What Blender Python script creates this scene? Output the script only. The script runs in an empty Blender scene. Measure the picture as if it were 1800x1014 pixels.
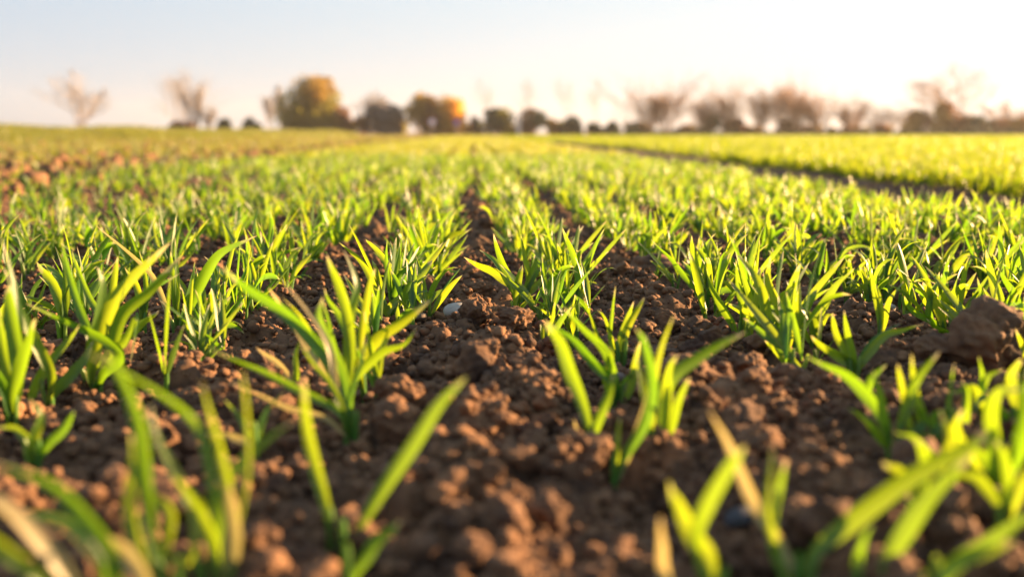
import bpy, math, random
import numpy as np
from mathutils import Vector, Matrix

# ------------------------------------------------------------------ camera
S = bpy.context.scene
COL = S.collection
R = math.radians
F = 1750.0                      # focal length in pixels of the 1800 px wide photograph
CX, CY, HOR, VPX = 900.0, 507.0, 234.0, 830.0
H = 0.25
PITCH = math.atan((CY - HOR) / F)
YAW = math.atan((CX - VPX) / F * math.cos(PITCH))
cam_d = bpy.data.cameras.new('camera')
cam = bpy.data.objects.new('camera', cam_d)
COL.objects.link(cam)
cam_d.lens = 35.0
cam_d.sensor_width = 36.0
cam_d.clip_start = 0.02
cam_d.clip_end = 3000
cam.location = (0, 0, H)
cam.rotation_euler = (R(90) - PITCH, 0, -YAW)
cam_d.dof.use_dof = True
cam_d.dof.focus_distance = 1.36
cam_d.dof.aperture_fstop = 2.8
S.camera = cam
S.render.resolution_x, S.render.resolution_y = 1024, 576

# ------------------------------------------------------------------ light
SUN_AZ, SUN_EL = 70.0, 10.0     # degrees to the right of the rows, degrees above the horizon
w = bpy.data.worlds.new('World')
S.world = w
w.use_nodes = True
nt = w.node_tree
bg = nt.nodes['Background']
sky = nt.nodes.new('ShaderNodeTexSky')
sky.sky_type = 'NISHITA'
sky.sun_disc = False
sky.sun_elevation = R(SUN_EL)
sky.sun_rotation = R(SUN_AZ)
sky.altitude = 200
sky.air_density = 1.0
sky.dust_density = 1.6
sky.ozone_density = 2.0
hs = nt.nodes.new('ShaderNodeHueSaturation')
hs.inputs['Saturation'].default_value = 0.5
hs.inputs['Value'].default_value = 1.25
gm = nt.nodes.new('ShaderNodeGamma')            # evens out the very strong gradient of the clear-air model
gm.inputs['Gamma'].default_value = 0.2
tc_ = nt.nodes.new('ShaderNodeTexCoord')
sz_ = nt.nodes.new('ShaderNodeSeparateXYZ')
cr_ = nt.nodes.new('ShaderNodeValToRGB')
cr_.color_ramp.elements[0].position = 0.0
cr_.color_ramp.elements[0].color = (0.82, 0.835, 0.94, 1)
cr_.color_ramp.elements[1].position = 0.22
cr_.color_ramp.elements[1].color = (0.62, 0.82, 1.05, 1)
mx_ = nt.nodes.new('ShaderNodeMixRGB')
mx_.blend_type = 'MULTIPLY'
mx_.inputs[0].default_value = 1.0
nt.links.new(tc_.outputs['Generated'], sz_.inputs[0])
nt.links.new(sz_.outputs['Z'], cr_.inputs[0])
nt.links.new(sky.outputs[0], gm.inputs['Color'])
nt.links.new(gm.outputs[0], hs.inputs['Color'])
nt.links.new(hs.outputs[0], mx_.inputs[1])
nt.links.new(cr_.outputs[0], mx_.inputs[2])
# the sky is paler away from the sun and clears to white towards it
a0_, e0_ = R(SUN_AZ), R(SUN_EL)
dp_ = nt.nodes.new('ShaderNodeVectorMath')
dp_.operation = 'DOT_PRODUCT'
dp_.inputs[1].default_value = (math.sin(a0_) * math.cos(e0_), math.cos(a0_) * math.cos(e0_), math.sin(e0_))
nt.links.new(tc_.outputs['Generated'], dp_.inputs[0])
mr_ = nt.nodes.new('ShaderNodeMapRange')
mr_.interpolation_type = 'SMOOTHSTEP'
mr_.inputs['From Min'].default_value = -0.35
mr_.inputs['From Max'].default_value = 0.62
mr_.inputs['To Min'].default_value = 0.0
mr_.inputs['To Max'].default_value = 1.0
nt.links.new(dp_.outputs['Value'], mr_.inputs['Value'])
m2_ = nt.nodes.new('ShaderNodeMixRGB')
m2_.inputs[1].default_value = (0.98, 1.01, 1.0, 1)
m2_.inputs[2].default_value = (1.36, 1.30, 1.14, 1)
nt.links.new(mr_.outputs[0], m2_.inputs[0])
m3_ = nt.nodes.new('ShaderNodeMixRGB')
m3_.blend_type = 'MULTIPLY'
m3_.inputs[0].default_value = 1.0
nt.links.new(mx_.outputs[0], m3_.inputs[1])
nt.links.new(m2_.outputs[0], m3_.inputs[2])
nt.links.new(m3_.outputs[0], bg.inputs['Color'])
bg.inputs['Strength'].default_value = 0.08
sd = bpy.data.lights.new('sun', 'SUN')
sd.energy = 5.0
sd.angle = R(0.5)
sd.color = (1.0, 0.62, 0.29)
sun = bpy.data.objects.new('sun', sd)
COL.objects.link(sun)
a, e = R(SUN_AZ), R(SUN_EL)
sdir = Vector((math.sin(a) * math.cos(e), math.cos(a) * math.cos(e), math.sin(e)))
sun.rotation_euler = sdir.to_track_quat('Z', 'Y').to_euler()
sun.location = sdir * 30
S.view_settings.view_transform = 'Standard'
S.view_settings.look = 'None'
S.view_settings.exposure = 2.7
S.view_settings.gamma = 1.0

# ------------------------------------------------------------------ pixel rays
CM = cam.rotation_euler.to_matrix()


def ray(u, v):
    return CM @ Vector(((u - CX) / F, -(v - CY) / F, -1.0))


def at(u, v, z=0.0):
    d = ray(u, v)
    return Vector((0, 0, H)) + d * ((z - H) / d.z)


def aty(u, v, y):
    d = ray(u, v)
    return Vector((0, 0, H)) + d * (y / d.y)


HAZE = 0.0003
rs = np.random.RandomState(7)
random.seed(7)


# ------------------------------------------------------------------ noise
def hsh(ix, iy, k=0):
    n = (ix.astype(np.int64) * 374761393 + iy.astype(np.int64) * 668265263 + k * 1274126177) & 0x7fffffff
    n = ((n ^ (n >> 13)) * 1274126177) & 0x7fffffff
    n = (n ^ (n >> 16)) & 0xffffff
    return n / float(0xffffff)


def vnoise(x, y, k=0):
    ix, iy = np.floor(x), np.floor(y)
    fx, fy = x - ix, y - iy
    fx = fx * fx * (3 - 2 * fx)
    fy = fy * fy * (3 - 2 * fy)
    a_ = hsh(ix, iy, k); b_ = hsh(ix + 1, iy, k); c_ = hsh(ix, iy + 1, k); d_ = hsh(ix + 1, iy + 1, k)
    return (a_ * (1 - fx) + b_ * fx) * (1 - fy) + (c_ * (1 - fx) + d_ * fx) * fy - 0.5


def clods(x, y, s, k, fill=0.7):
    """rounded lumps of about s metres, like crumbly tilled soil"""
    X, Y = x / s, y / s
    ix, iy = np.floor(X), np.floor(Y)
    best = np.zeros_like(X)
    for dx in (-1, 0, 1):
        for dy in (-1, 0, 1):
            cx_, cy_ = ix + dx, iy + dy
            px = cx_ + hsh(cx_, cy_, k); py = cy_ + hsh(cx_, cy_, k + 1)
            r = 0.25 + 0.5 * hsh(cx_, cy_, k + 2)
            on = hsh(cx_, cy_, k + 3) < fill
            q = r * r - (X - px) ** 2 - (Y - py) ** 2
            hh = np.where(on & (q > 0), np.sqrt(np.maximum(q, 0)), 0)
            best = np.maximum(best, hh)
    return best * s


def sstep(a_, b_, x):
    t = np.clip((x - a_) / (b_ - a_), 0, 1)
    return t * t * (3 - 2 * t)


ROW0, ROWS = -0.103, 0.232


def height(x, y, fine=True):
    x = np.asarray(x, float); y = np.asarray(y, float)
    h = vnoise(x * 2.3, y * 2.3, 5) * 0.020 + vnoise(x * 9, y * 9, 6) * 0.016
    # seed rows lie in shallow furrows, the strips between them stand a little proud
    ph = (x - ROW0) / ROWS
    near = 1 - sstep(3, 9, y)
    h += -0.006 * np.cos(2 * math.pi * ph) * near
    # wheel tracks
    h -= 0.045 * np.exp(-((x - 1.8) / 0.26) ** 2) + 0.015 * np.exp(-((x + 2.25) / 0.3) ** 2)
    # verge on the left
    h += 0.27 * sstep(-11.8, -13.6, x) * (1 + 0.5 * vnoise(x * .3, y * .25, 9))
    if fine:
        h -= 0.012
        h += vnoise(x * 33, y * 33, 7) * 0.012
        h += clods(x, y, 0.055, 11, 0.45) * 0.62
        h += clods(x + .3, y, 0.024, 21, 0.55) * 0.8
        h += clods(x, y + .1, 0.0115, 31, 0.6) * 0.8
    return h


# ------------------------------------------------------------------ mesh helpers
def link(o, parent=None):
    COL.objects.link(o)
    if parent is not None:
        o.parent = parent
    return o


def npmesh(name, V, Fa, smooth=True, attr=None):
    """V (n,3), Fa (m,k) int; attr: dict name -> (n,3) vertex vectors"""
    me = bpy.data.meshes.new(name)
    V = np.ascontiguousarray(V, dtype=np.float32)
    Fa = np.ascontiguousarray(Fa, dtype=np.int32)
    m, k = Fa.shape
    me.vertices.add(len(V)); me.vertices.foreach_set('co', V.ravel())
    me.loops.add(m * k); me.loops.foreach_set('vertex_index', Fa.ravel())
    me.polygons.add(m)
    me.polygons.foreach_set('loop_start', np.arange(0, m * k, k, dtype=np.int32))
    me.polygons.foreach_set('use_smooth', np.full(m, smooth, dtype=bool))
    if attr:
        for an, av in attr.items():
            at_ = me.attributes.new(an, 'FLOAT_VECTOR', 'POINT')
            at_.data.foreach_set('vector', np.ascontiguousarray(av, dtype=np.float32).ravel())
    me.update(calc_edges=True)
    return me


def npobj(name, V, Fa, mat, parent=None, smooth=True, attr=None):
    me = npmesh(name, V, Fa, smooth, attr)
    me.materials.append(mat)
    return link(bpy.data.objects.new(name, me), parent)


def tag(o, label=None, cat=None, group=None, kind=None):
    if label: o['label'] = label
    if cat: o['category'] = cat
    if group: o['group'] = group
    if kind: o['kind'] = kind
    return o


def empty(name, loc):
    o = bpy.data.objects.new(name, None)
    o.empty_display_size = 0.02
    o.location = loc
    return link(o)


# ------------------------------------------------------------------ materials
def newmat(name):
    m = bpy.data.materials.new(name)
    m.use_nodes = True
    t = m.node_tree
    for n in list(t.nodes):
        t.nodes.remove(n)
    out = t.nodes.new('ShaderNodeOutputMaterial')
    return m, t, out


def N(t, kind, **kw):
    n = t.nodes.new(kind)
    for k_, v_ in kw.items():
        if k_ in n.inputs:
            n.inputs[k_].default_value = v_
        else:
            setattr(n, k_, v_)
    return n


def ramp(t, stops):
    n = t.nodes.new('ShaderNodeValToRGB')
    cr = n.color_ramp
    while len(cr.elements) < len(stops):
        cr.elements.new(0.5)
    for el, (p, c) in zip(cr.elements, stops):
        el.position = p
        el.color = (c[0], c[1], c[2], 1)
    return n


def soil_mat(name, dark, light, scale=60, seedrand=True, bump=0.6):
    m, t, out = newmat(name)
    p = N(t, 'ShaderNodeBsdfPrincipled')
    p.inputs['Roughness'].default_value = 0.95
    p.inputs['Specular IOR Level'].default_value = 0.25
    g = N(t, 'ShaderNodeNewGeometry')
    n1 = N(t, 'ShaderNodeTexNoise', Scale=scale, Detail=6.0, Roughness=0.65)
    t.links.new(g.outputs['Position'], n1.inputs['Vector'])
    n3 = N(t, 'ShaderNodeTexNoise', Scale=scale * 0.35, Detail=4.0)
    t.links.new(g.outputs['Position'], n3.inputs['Vector'])
    ad = N(t, 'ShaderNodeMath', operation='ADD')
    t.links.new(n1.outputs['Fac'], ad.inputs[0]); t.links.new(n3.outputs['Fac'], ad.inputs[1])
    mu = N(t, 'ShaderNodeMath', operation='MULTIPLY'); mu.inputs[1].default_value = 0.5
    t.links.new(ad.outputs[0], mu.inputs[0])
    r = ramp(t, [(0.38, dark), (0.60, light)])
    t.links.new(mu.outputs[0], r.inputs[0])
    t.links.new(r.outputs[0], p.inputs['Base Color'])
    n2 = N(t, 'ShaderNodeTexNoise', Scale=scale * 5, Detail=5.0, Roughness=0.7)
    t.links.new(g.outputs['Position'], n2.inputs['Vector'])
    b = N(t, 'ShaderNodeBump', Strength=bump, Distance=0.003)
    t.links.new(n2.outputs['Fac'], b.inputs['Height'])
    t.links.new(b.outputs[0], p.inputs['Normal'])
    t.links.new(p.outputs[0], out.inputs[0])
    return m


SOIL = soil_mat('tilled_soil', (0.060, 0.034, 0.023), (0.19, 0.100, 0.054))
CLOD = soil_mat('clod_soil', (0.064, 0.036, 0.025), (0.21, 0.110, 0.058), 45)
PALE = soil_mat('pale_stone', (0.28, 0.25, 0.22), (0.52, 0.48, 0.43), 60, bump=0.5)
GREYST = soil_mat('grey_stone', (0.09, 0.07, 0.06), (0.19, 0.15, 0.13), 60, bump=0.5)
DARKST = soil_mat('dark_stone', (0.03, 0.03, 0.035), (0.07, 0.07, 0.08), 90, bump=0.25)


def leaf_mat(name, g_dark, g_light, tr_a, tr_b, tipcol, rough=0.36, tfac=0.5, tipamt=1.0, coat=0.5):
    """blade: t along, s across, r random per leaf are read from the attribute 'lf'"""
    m, t, out = newmat(name)
    at_ = N(t, 'ShaderNodeAttribute', attribute_name='lf')
    sp = N(t, 'ShaderNodeSeparateXYZ')
    t.links.new(at_.outputs['Vector'], sp.inputs[0])
    oi = N(t, 'ShaderNodeObjectInfo')
    ra = N(t, 'ShaderNodeMath', operation='ADD')
    t.links.new(sp.outputs['Z'], ra.inputs[0]); t.links.new(oi.outputs['Random'], ra.inputs[1])
    fr = N(t, 'ShaderNodeMath', operation='FRACT'); t.links.new(ra.outputs[0], fr.inputs[0])
    c1 = ramp(t, [(0.0, g_dark), (1.0, g_light)]); t.links.new(fr.outputs[0], c1.inputs[0])
    c2 = ramp(t, [(0.0, tr_a), (1.0, tr_b)]); t.links.new(fr.outputs[0], c2.inputs[0])
    # dry pale tips on some leaves
    geo = N(t, 'ShaderNodeNewGeometry')
    nz = N(t, 'ShaderNodeTexNoise', Scale=120.0, Detail=3.0)
    t.links.new(geo.outputs['Position'], nz.inputs['Vector'])
    a1 = N(t, 'ShaderNodeMath', operation='MULTIPLY_ADD')     # t + (noise-.5)*.3
    t.links.new(nz.outputs['Fac'], a1.inputs[0]); a1.inputs[1].default_value = 0.3
    t.links.new(sp.outputs['X'], a1.inputs[2])
    tip = N(t, 'ShaderNodeMapRange')
    tip.inputs['From Min'].default_value = 1.02; tip.inputs['From Max'].default_value = 1.16
    tip.inputs['To Max'].default_value = 0.9 * tipamt
    t.links.new(a1.outputs[0], tip.inputs['Value'])
    m1 = N(t, 'ShaderNodeMixRGB'); m1.inputs[2].default_value = (*tipcol, 1)
    t.links.new(tip.outputs[0], m1.inputs[0]); t.links.new(c1.outputs[0], m1.inputs[1])
    m2 = N(t, 'ShaderNodeMixRGB'); m2.inputs[2].default_value = (*tipcol, 1)
    t.links.new(tip.outputs[0], m2.inputs[0]); t.links.new(c2.outputs[0], m2.inputs[1])
    # lengthwise veins
    sn = N(t, 'ShaderNodeMath', operation='MULTIPLY'); sn.inputs[1].default_value = 42.0
    t.links.new(sp.outputs['Y'], sn.inputs[0])
    si = N(t, 'ShaderNodeMath', operation='SINE'); t.links.new(sn.outputs[0], si.inputs[0])
    vn = N(t, 'ShaderNodeMapRange'); vn.inputs['From Min'].default_value = -1
    vn.inputs['To Min'].default_value = 0.86; vn.inputs['To Max'].default_value = 1.0
    t.links.new(si.outputs[0], vn.inputs['Value'])
    m3 = N(t, 'ShaderNodeMixRGB', blend_type='MULTIPLY'); m3.inputs[0].default_value = 1.0
    t.links.new(m2.outputs[0], m3.inputs[1]); t.links.new(vn.outputs[0], m3.inputs[2])
    p = N(t, 'ShaderNodeBsdfPrincipled')
    p.inputs['Roughness'].default_value = rough
    p.inputs['Specular IOR Level'].default_value = 0.4
    p.inputs['Coat Weight'].default_value = coat
    p.inputs['Coat Roughness'].default_value = 0.36
    t.links.new(m1.outputs[0], p.inputs['Base Color'])
    bp = N(t, 'ShaderNodeBump', Strength=0.25, Distance=0.0004)
    t.links.new(si.outputs[0], bp.inputs['Height']); t.links.new(bp.outputs[0], p.inputs['Normal'])
    tr = N(t, 'ShaderNodeBsdfTranslucent')
    t.links.new(m3.outputs[0], tr.inputs[0])
    mx = N(t, 'ShaderNodeMixShader'); mx.inputs[0].default_value = tfac
    t.links.new(p.outputs[0], mx.inputs[1]); t.links.new(tr.outputs[0], mx.inputs[2])
    t.links.new(mx.outputs[0], out.inputs[0])
    return m


LEAF = leaf_mat('wheat_blade', (0.018, 0.085, 0.022), (0.095, 0.165, 0.035),
                (0.16, 0.36, 0.008), (0.40, 0.50, 0.010), (0.60, 0.48, 0.30))
STEM = leaf_mat('wheat_sheath', (0.06, 0.18, 0.03), (0.14, 0.24, 0.05),
                (0.30, 0.50, 0.02), (0.42, 0.55, 0.04), (0.3, 0.35, 0.1), tfac=0.35, tipamt=0.0)
GLARELEAF = leaf_mat('glare_cream_blade', (0.30, 0.25, 0.13), (0.40, 0.33, 0.19),  # cream of sun glare put into the blade colour
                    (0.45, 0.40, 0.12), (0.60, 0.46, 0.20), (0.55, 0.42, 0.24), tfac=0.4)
FARLEAF = leaf_mat('far_wheat', (0.06, 0.16, 0.022), (0.12, 0.20, 0.025),
                   (0.30, 0.40, 0.010), (0.54, 0.50, 0.02), (0.55, 0.47, 0.28), tfac=0.5)
LUSH = leaf_mat('lush_wheat', (0.05, 0.12, 0.010), (0.12, 0.16, 0.010),
                (0.22, 0.35, 0.006), (0.36, 0.41, 0.008), (0.45, 0.36, 0.12), tfac=0.55, coat=0.1)
DRYLEAF = leaf_mat('thin_wheat_blade', (0.05, 0.11, 0.02), (0.16, 0.16, 0.04),
                   (0.22, 0.32, 0.010), (0.48, 0.38, 0.03), (0.55, 0.42, 0.25))
VERGE = leaf_mat('verge_grass', (0.05, 0.09, 0.012), (0.15, 0.15, 0.03),
                 (0.18, 0.30, 0.008), (0.46, 0.38, 0.03), (0.45, 0.35, 0.2), tfac=0.45, rough=0.6)


def simple_mat(name, c1, c2, rough=0.8, scale=3.0, trans=None):
    m, t, out = newmat(name)
    p = N(t, 'ShaderNodeBsdfPrincipled'); p.inputs['Roughness'].default_value = rough
    p.inputs['Specular IOR Level'].default_value = 0.3
    g = N(t, 'ShaderNodeNewGeometry')
    n = N(t, 'ShaderNodeTexNoise', Scale=scale, Detail=4.0)
    t.links.new(g.outputs['Position'], n.inputs['Vector'])
    r = ramp(t, [(0.35, c1), (0.65, c2)])
    t.links.new(n.outputs['Fac'], r.inputs[0]); t.links.new(r.outputs[0], p.inputs['Base Color'])
    if trans:
        tr = N(t, 'ShaderNodeBsdfTranslucent'); tr.inputs[0].default_value = (*trans, 1)
        mx = N(t, 'ShaderNodeMixShader'); mx.inputs[0].default_value = 0.4
        t.links.new(p.outputs[0], mx.inputs[1]); t.links.new(tr.outputs[0], mx.inputs[2])
        t.links.new(mx.outputs[0], out.inputs[0])
    else:
        t.links.new(p.outputs[0], out.inputs[0])
    return m


# ------------------------------------------------------------------ ground
def axis(lo_far, lo, hi, hi_far, step, glo, ghi):
    mid = list(np.arange(lo, hi, step))
    a_ = []; x = lo; s = step
    while x > lo_far:
        s *= glo; x -= s; a_.append(x)
    b_ = []; x = mid[-1]; s = step
    while x < hi_far:
        s *= ghi; x += s; b_.append(x)
    return np.array(a_[::-1] + mid + b_)


gx = axis(-290, -0.75, 0.8, 290, 0.0042, 1.028, 1.028)
gy = axis(-35, 0.42, 2.1, 850, 0.0042, 1.06, 1.017)
GX, GY = np.meshgrid(gx, gy)
GZ = height(GX, GY)
nx, ny = len(gx), len(gy)
V = np.stack([GX.ravel(), GY.ravel(), GZ.ravel()], 1)
idx = np.arange(nx * ny).reshape(ny, nx)
Fq = np.stack([idx[:-1, :-1].ravel(), idx[:-1, 1:].ravel(), idx[1:, 1:].ravel(), idx[1:, :-1].ravel()], 1)
ground = npobj('ground', V, Fq, SOIL)
tag(ground, kind='structure')


# ------------------------------------------------------------------ clods and stones
def ico(sub):
    import bmesh
    bm = bmesh.new()
    bmesh.ops.create_icosphere(bm, subdivisions=sub, radius=1.0)
    v = np.array([q.co[:] for q in bm.verts]); f = np.array([[q.index for q in fa.verts] for fa in bm.faces])
    bm.free()
    return v, f


def n3(v, s, k):
    return (vnoise(v[:, 0] * s + k, v[:, 1] * s + v[:, 2] * s * .7, k) + vnoise(v[:, 1] * s, v[:, 2] * s + k - v[:, 0] * s * .6, k + 1) +
            vnoise(v[:, 2] * s + 3, v[:, 0] * s + v[:, 1] * s * .5, k + 2))


def lumpy(sub, k, amp=1.0, smoothstone=False):
    v, f = ico(sub)
    if smoothstone:
        r = 1 + 0.16 * n3(v, 1.3, k)
        v = v * r[:, None] * np.array([1.0, 0.75, 0.55])
        return v, f
    rr = np.random.RandomState(k + 5)
    for _ in range(9):          # broken flat faces
        d_ = rr.normal(size=3); d_ /= np.linalg.norm(d_)
        ex = np.maximum(v @ d_ - rr.uniform(.55, .88), 0)
        v = v - ex[:, None] * d_
    r = 1 + amp * (0.30 * n3(v, 1.6, k) + 0.20 * n3(v, 4.0, k + 5) + (0.11 * n3(v, 9.0, k + 9) if sub > 2 else 0))
    # small beads of crumb stuck to the clod
    if sub > 2:
        rr = np.random.RandomState(k)
        for _ in range(70):
            c = rr.normal(size=3); c *= 0.8 / np.linalg.norm(c)
            rad = rr.uniform(0.08, 0.20)
            d = np.linalg.norm(v - c, axis=1)
            r = r + np.where(d < rad, np.sqrt(np.maximum(rad * rad - d * d, 0)) * 0.55, 0)
    v = v * r[:, None]
    v[:, 2] *= 0.8
    return v, f


clod_meshes = []
for k in range(10):
    v_, f_ = lumpy(5 if k < 4 else 4, 40 + k * 17)
    me = npmesh('soil_clod', v_, f_)
    me.materials.append(CLOD)
    clod_meshes.append(me)
stone_meshes = {}
for nm, mt in (('pale', PALE), ('grey', GREYST), ('dark', DARKST)):
    v_, f_ = lumpy(3, 300 + len(nm), smoothstone=True)
    me = npmesh('stone', v_, f_); me.materials.append(mt)
    stone_meshes[nm] = me

clod_list = []      # (x, y, r) used to keep plants away and for labels


def put_clod(u, v, wpx, label, k=None, squash=1.0, sink=0.35, stone=None, rot=None, tilt=0.0):
    P = at(u, v, 0.01)
    r = wpx * 0.5 * (P - Vector((0, 0, H))).length / F
    me = stone_meshes[stone] if stone else clod_meshes[(k if k is not None else random.randrange(10)) % 10]
    o = bpy.data.objects.new('stone' if stone else 'soil_clod', me)
    z = float(height(P.x, P.y, False))
    o.location = (P.x, P.y, z + .003 + r * (1 - sink) * squash * 0.8)
    o.scale = (r, r * random.uniform(.85, 1.1), r * squash)
    o.rotation_euler = (tilt, random.uniform(-.2, .2), random.uniform(0, 6.28) if rot is None else rot)
    link(o)
    tag(o, label, 'stone' if stone else 'soil clod', 'loose stones lying on the soil' if stone else 'larger clods of soil lying between the rows')
    clod_list.append((P.x, P.y, r))
    return o


HC = [
    (1735, 640, 128, 'largest brown clod, a dome standing at the right edge beyond the blurred leaves', 0, 1.2),
    (833, 568, 62, 'upright pointed clod in the middle of the central strip touching the white stone', 1, 1.25),
    (905, 572, 78, 'wide crumbly clod with sunlit face right of the pointed clod on central strip', 2, .7),
    (848, 645, 62, 'smooth round brown clod on the central strip below the pointed clod', 3, 1.0),
    (700, 705, 82, 'round clod with orange sunlit right face beside the left crop row', 0, .95),
    (962, 905, 62, 'blurred block-shaped clod with bright orange right face at the bottom centre', 5, 1.15),
    (910, 830, 64, 'blurred rounded clod on the central strip just above the block-shaped one', 6, .95),
    (930, 690, 48, 'egg-sized clod left of the nearest long blade of the right row', 7, .9),
    (960, 720, 46, 'clod with a lit top right of the egg-sized one on the central strip', 8, .9),
    (1200, 690, 110, 'broad flat-topped clod behind the nearest tuft of the right row', 2, .75),
    (1225, 655, 60, 'knobbly clod on top end of the broad flat-topped clod', 4, .8),
    (1300, 760, 96, 'broad clod with orange top right of the pale curled leaf', 9, .65),
    (1310, 655, 62, 'clod with a sharp orange lit edge in the strip right of the right row', 1, .9),
    (1385, 680, 56, 'rounded clod leading a run of clods before the long pale-edged leaf', 5, .9),
    (1335, 610, 48, 'clod at the foot of the dense tuft in the second right row', 6, .9),
    (1260, 560, 44, 'middling clod in the strip right of the right row, in sharp focus', 3, .85),
    (1150, 470, 92, 'long low clod ridge far along the strip right of the right row', 7, .6),
    (1095, 480, 40, 'small clod left end of the long low ridge', 8, .9),
    (500, 405, 40, 'dark clod in the gap of the far left strip', 3, .9),
    (527, 478, 34, 'round isolated clod at the top of the left strip', 2, 1.0),
    (388, 575, 34, 'round clod a hand beyond the small upright seedling tip', 3, .9),
    (290, 630, 90, 'clod with a flat orange sunlit crest at the foot of the left tuft', 4, .6),
    (70, 600, 70, 'orange lit clod between the leaves near the left edge', 9, .7),
    (60, 445, 46, 'orange lit clod near the left edge above the leaves', 1, .7),
    (830, 985, 84, 'blurred orange topped clod at the bottom edge, centre', 2, .7),
    (555, 1000, 90, 'blurred clod cut by the bottom edge under the left row', 6, .8),
    (610, 905, 60, 'blurred clod with orange top behind the lone slanting blade', 8, .8),
    (158, 870, 40, 'blurred clod with orange cap in the shaded left foreground', 5, .8),
    (1640, 640, 60, 'brown clod left of the largest dome clod', 7, .8),
    (1740, 520, 60, 'low clod behind the largest dome clod on the right', 4, .6),
    (750, 655, 44, 'rounded clod with orange tip beside the left row', 6, .9),
    (1020, 560, 46, 'crumbly clod between the feet of the right row', 3, .8),
    (655, 890, 44, 'blurred dark clod right of the lone slanting blade foot', 1, .8),
    (1400, 900, 70, 'blurred clod with orange top between the big foreground blades', 9, .6),
    (1235, 935, 60, 'blurred dark clod under the crossing foreground blades', 0, .7),
    (85, 305, 26, 'first of the orange sunlit clods heaped along the left wheel track', 2, 1.1),
    (130, 302, 20, 'small orange clod right of the tallest one in the left wheel track', 5, .9),
    (165, 318, 22, 'orange clod nearer the camera in the left wheel track', 3, .9),
    (215, 305, 26, 'orange clod near the right end of the left wheel track heap', 4, .9),
    (240, 304, 18, 'last small orange clod right end of the left wheel track heap', 8, .9),
    (190, 322, 20, 'low orange clod in front of the left wheel track heap', 9, .8),
    (775, 885, 46, 'blurred brown clod near the bottom centre left of the row of lit crumbs', 7, .8),
    (885, 760, 40, 'clod with orange beads in the middle of the central strip', 1, .9),
    (1090, 935, 50, 'blurred clod left of the pale foreground stem', 4, .8),
]
for i, (u, v, wp, lb, k, sq) in enumerate(HC):
    put_clod(u, v, wp, lb, k, sq)
put_clod(806, 554, 52, 'white stone with a flat top beside the pointed clod on the central strip', stone='pale', sink=-0.1, squash=1.0, rot=0.25, tilt=0.3)
put_clod(1562, 540, 26, 'small white pebble behind the leaves at the right, in sharp focus', stone='pale', sink=0.2, rot=0.2)
put_clod(1683, 556, 24, 'narrow whitish stone chip right of the white pebble', stone='pale', sink=0.2, squash=.5, rot=0.4)
put_clod(1412, 786, 24, 'small bright white chip in the shaded strip at the right', stone='pale', sink=0.2, squash=.7, rot=0.3)
put_clod(1300, 902, 60, 'dark grey stone under the foreground blades at the bottom', stone='dark', sink=0.2, rot=0.6)
put_clod(342, 750, 40, 'grey stone in the shaded left foreground', stone='grey', sink=0.3)
put_clod(740, 548, 22, 'little grey pebble left of the white stone', stone='grey', sink=0.2)
put_clod(1085, 662, 38, 'grey-brown stone behind the near tuft of the right row', stone='grey', sink=0.2)

# more clods scattered over the strips, each an object, labelled by strip and order from the camera
ORD = ['first', 'second', 'third', 'fourth', 'fifth', 'sixth', 'seventh', 'eighth', 'ninth', 'tenth', 'eleventh', 'twelfth',
       'thirteenth', 'fourteenth', 'fifteenth', 'sixteenth', 'seventeenth', 'eighteenth', 'nineteenth', 'twentieth']
TENS = {20: 'twenty', 30: 'thirty', 40: 'forty', 50: 'fifty', 60: 'sixty', 70: 'seventy', 80: 'eighty', 90: 'ninety'}


def ordw(n):
    if n <= 20:
        return ORD[n - 1]
    t_ = n // 10 * 10
    if n % 10 == 0:
        return {30: 'thirtieth', 40: 'fortieth', 50: 'fiftieth', 60: 'sixtieth', 70: 'seventieth', 80: 'eightieth', 90: 'ninetieth'}[t_]
    return TENS[t_] + '-' + ORD[n % 10 - 1]


def strip_name(x):
    k = int(round(x / ROWS))
    if k == 0: return 'the central bare strip'
    side = 'right' if k > 0 else 'left'
    return 'the %s strip %s of central one' % (ORD[abs(k) - 1], side)


cl = []
tries = 0
while len(cl) < 190 and tries < 20000:
    tries += 1
    y = 0.55 + 2.3 * rs.rand() ** 1.2
    x = (rs.rand() * 2 - 1) * 0.55 * y + 0.04 * y
    k = round(x / ROWS)
    x = k * ROWS + rs.normal() * 0.045
    r = 0.007 + 0.016 * rs.rand() ** 2.4
    if any((x - c[0]) ** 2 + (y - c[1]) ** 2 < (c[2] + r) ** 2 * .8 for c in clod_list):
        continue
    clod_list.append((x, y, r))
    cl.append((int(k), y, x, r))
cl.sort()
cnt = {}
for k, y, x, r in cl:
    cnt[k] = cnt.get(k, 0) + 1
    o = bpy.data.objects.new('soil_clod', clod_meshes[rs.randint(10)])
    o.location = (x, y, float(height(x, y, False)) + r * 0.55)
    o.scale = (r, r * rs.uniform(.8, 1.15), r * rs.uniform(.75, 1.1))
    o.rotation_euler = (rs.uniform(-.4, .4), rs.uniform(-.4, .4), rs.uniform(0, 6.28))
    link(o)
    size = 'large' if r > 0.0145 else ('middling' if r > 0.010 else 'small')
    tag(o, '%s brown clod, %s from camera along %s' % (size, ordw(cnt[k]), strip_name(k * ROWS)), 'soil clod',
        'smaller clods of soil lying between the rows')


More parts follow.
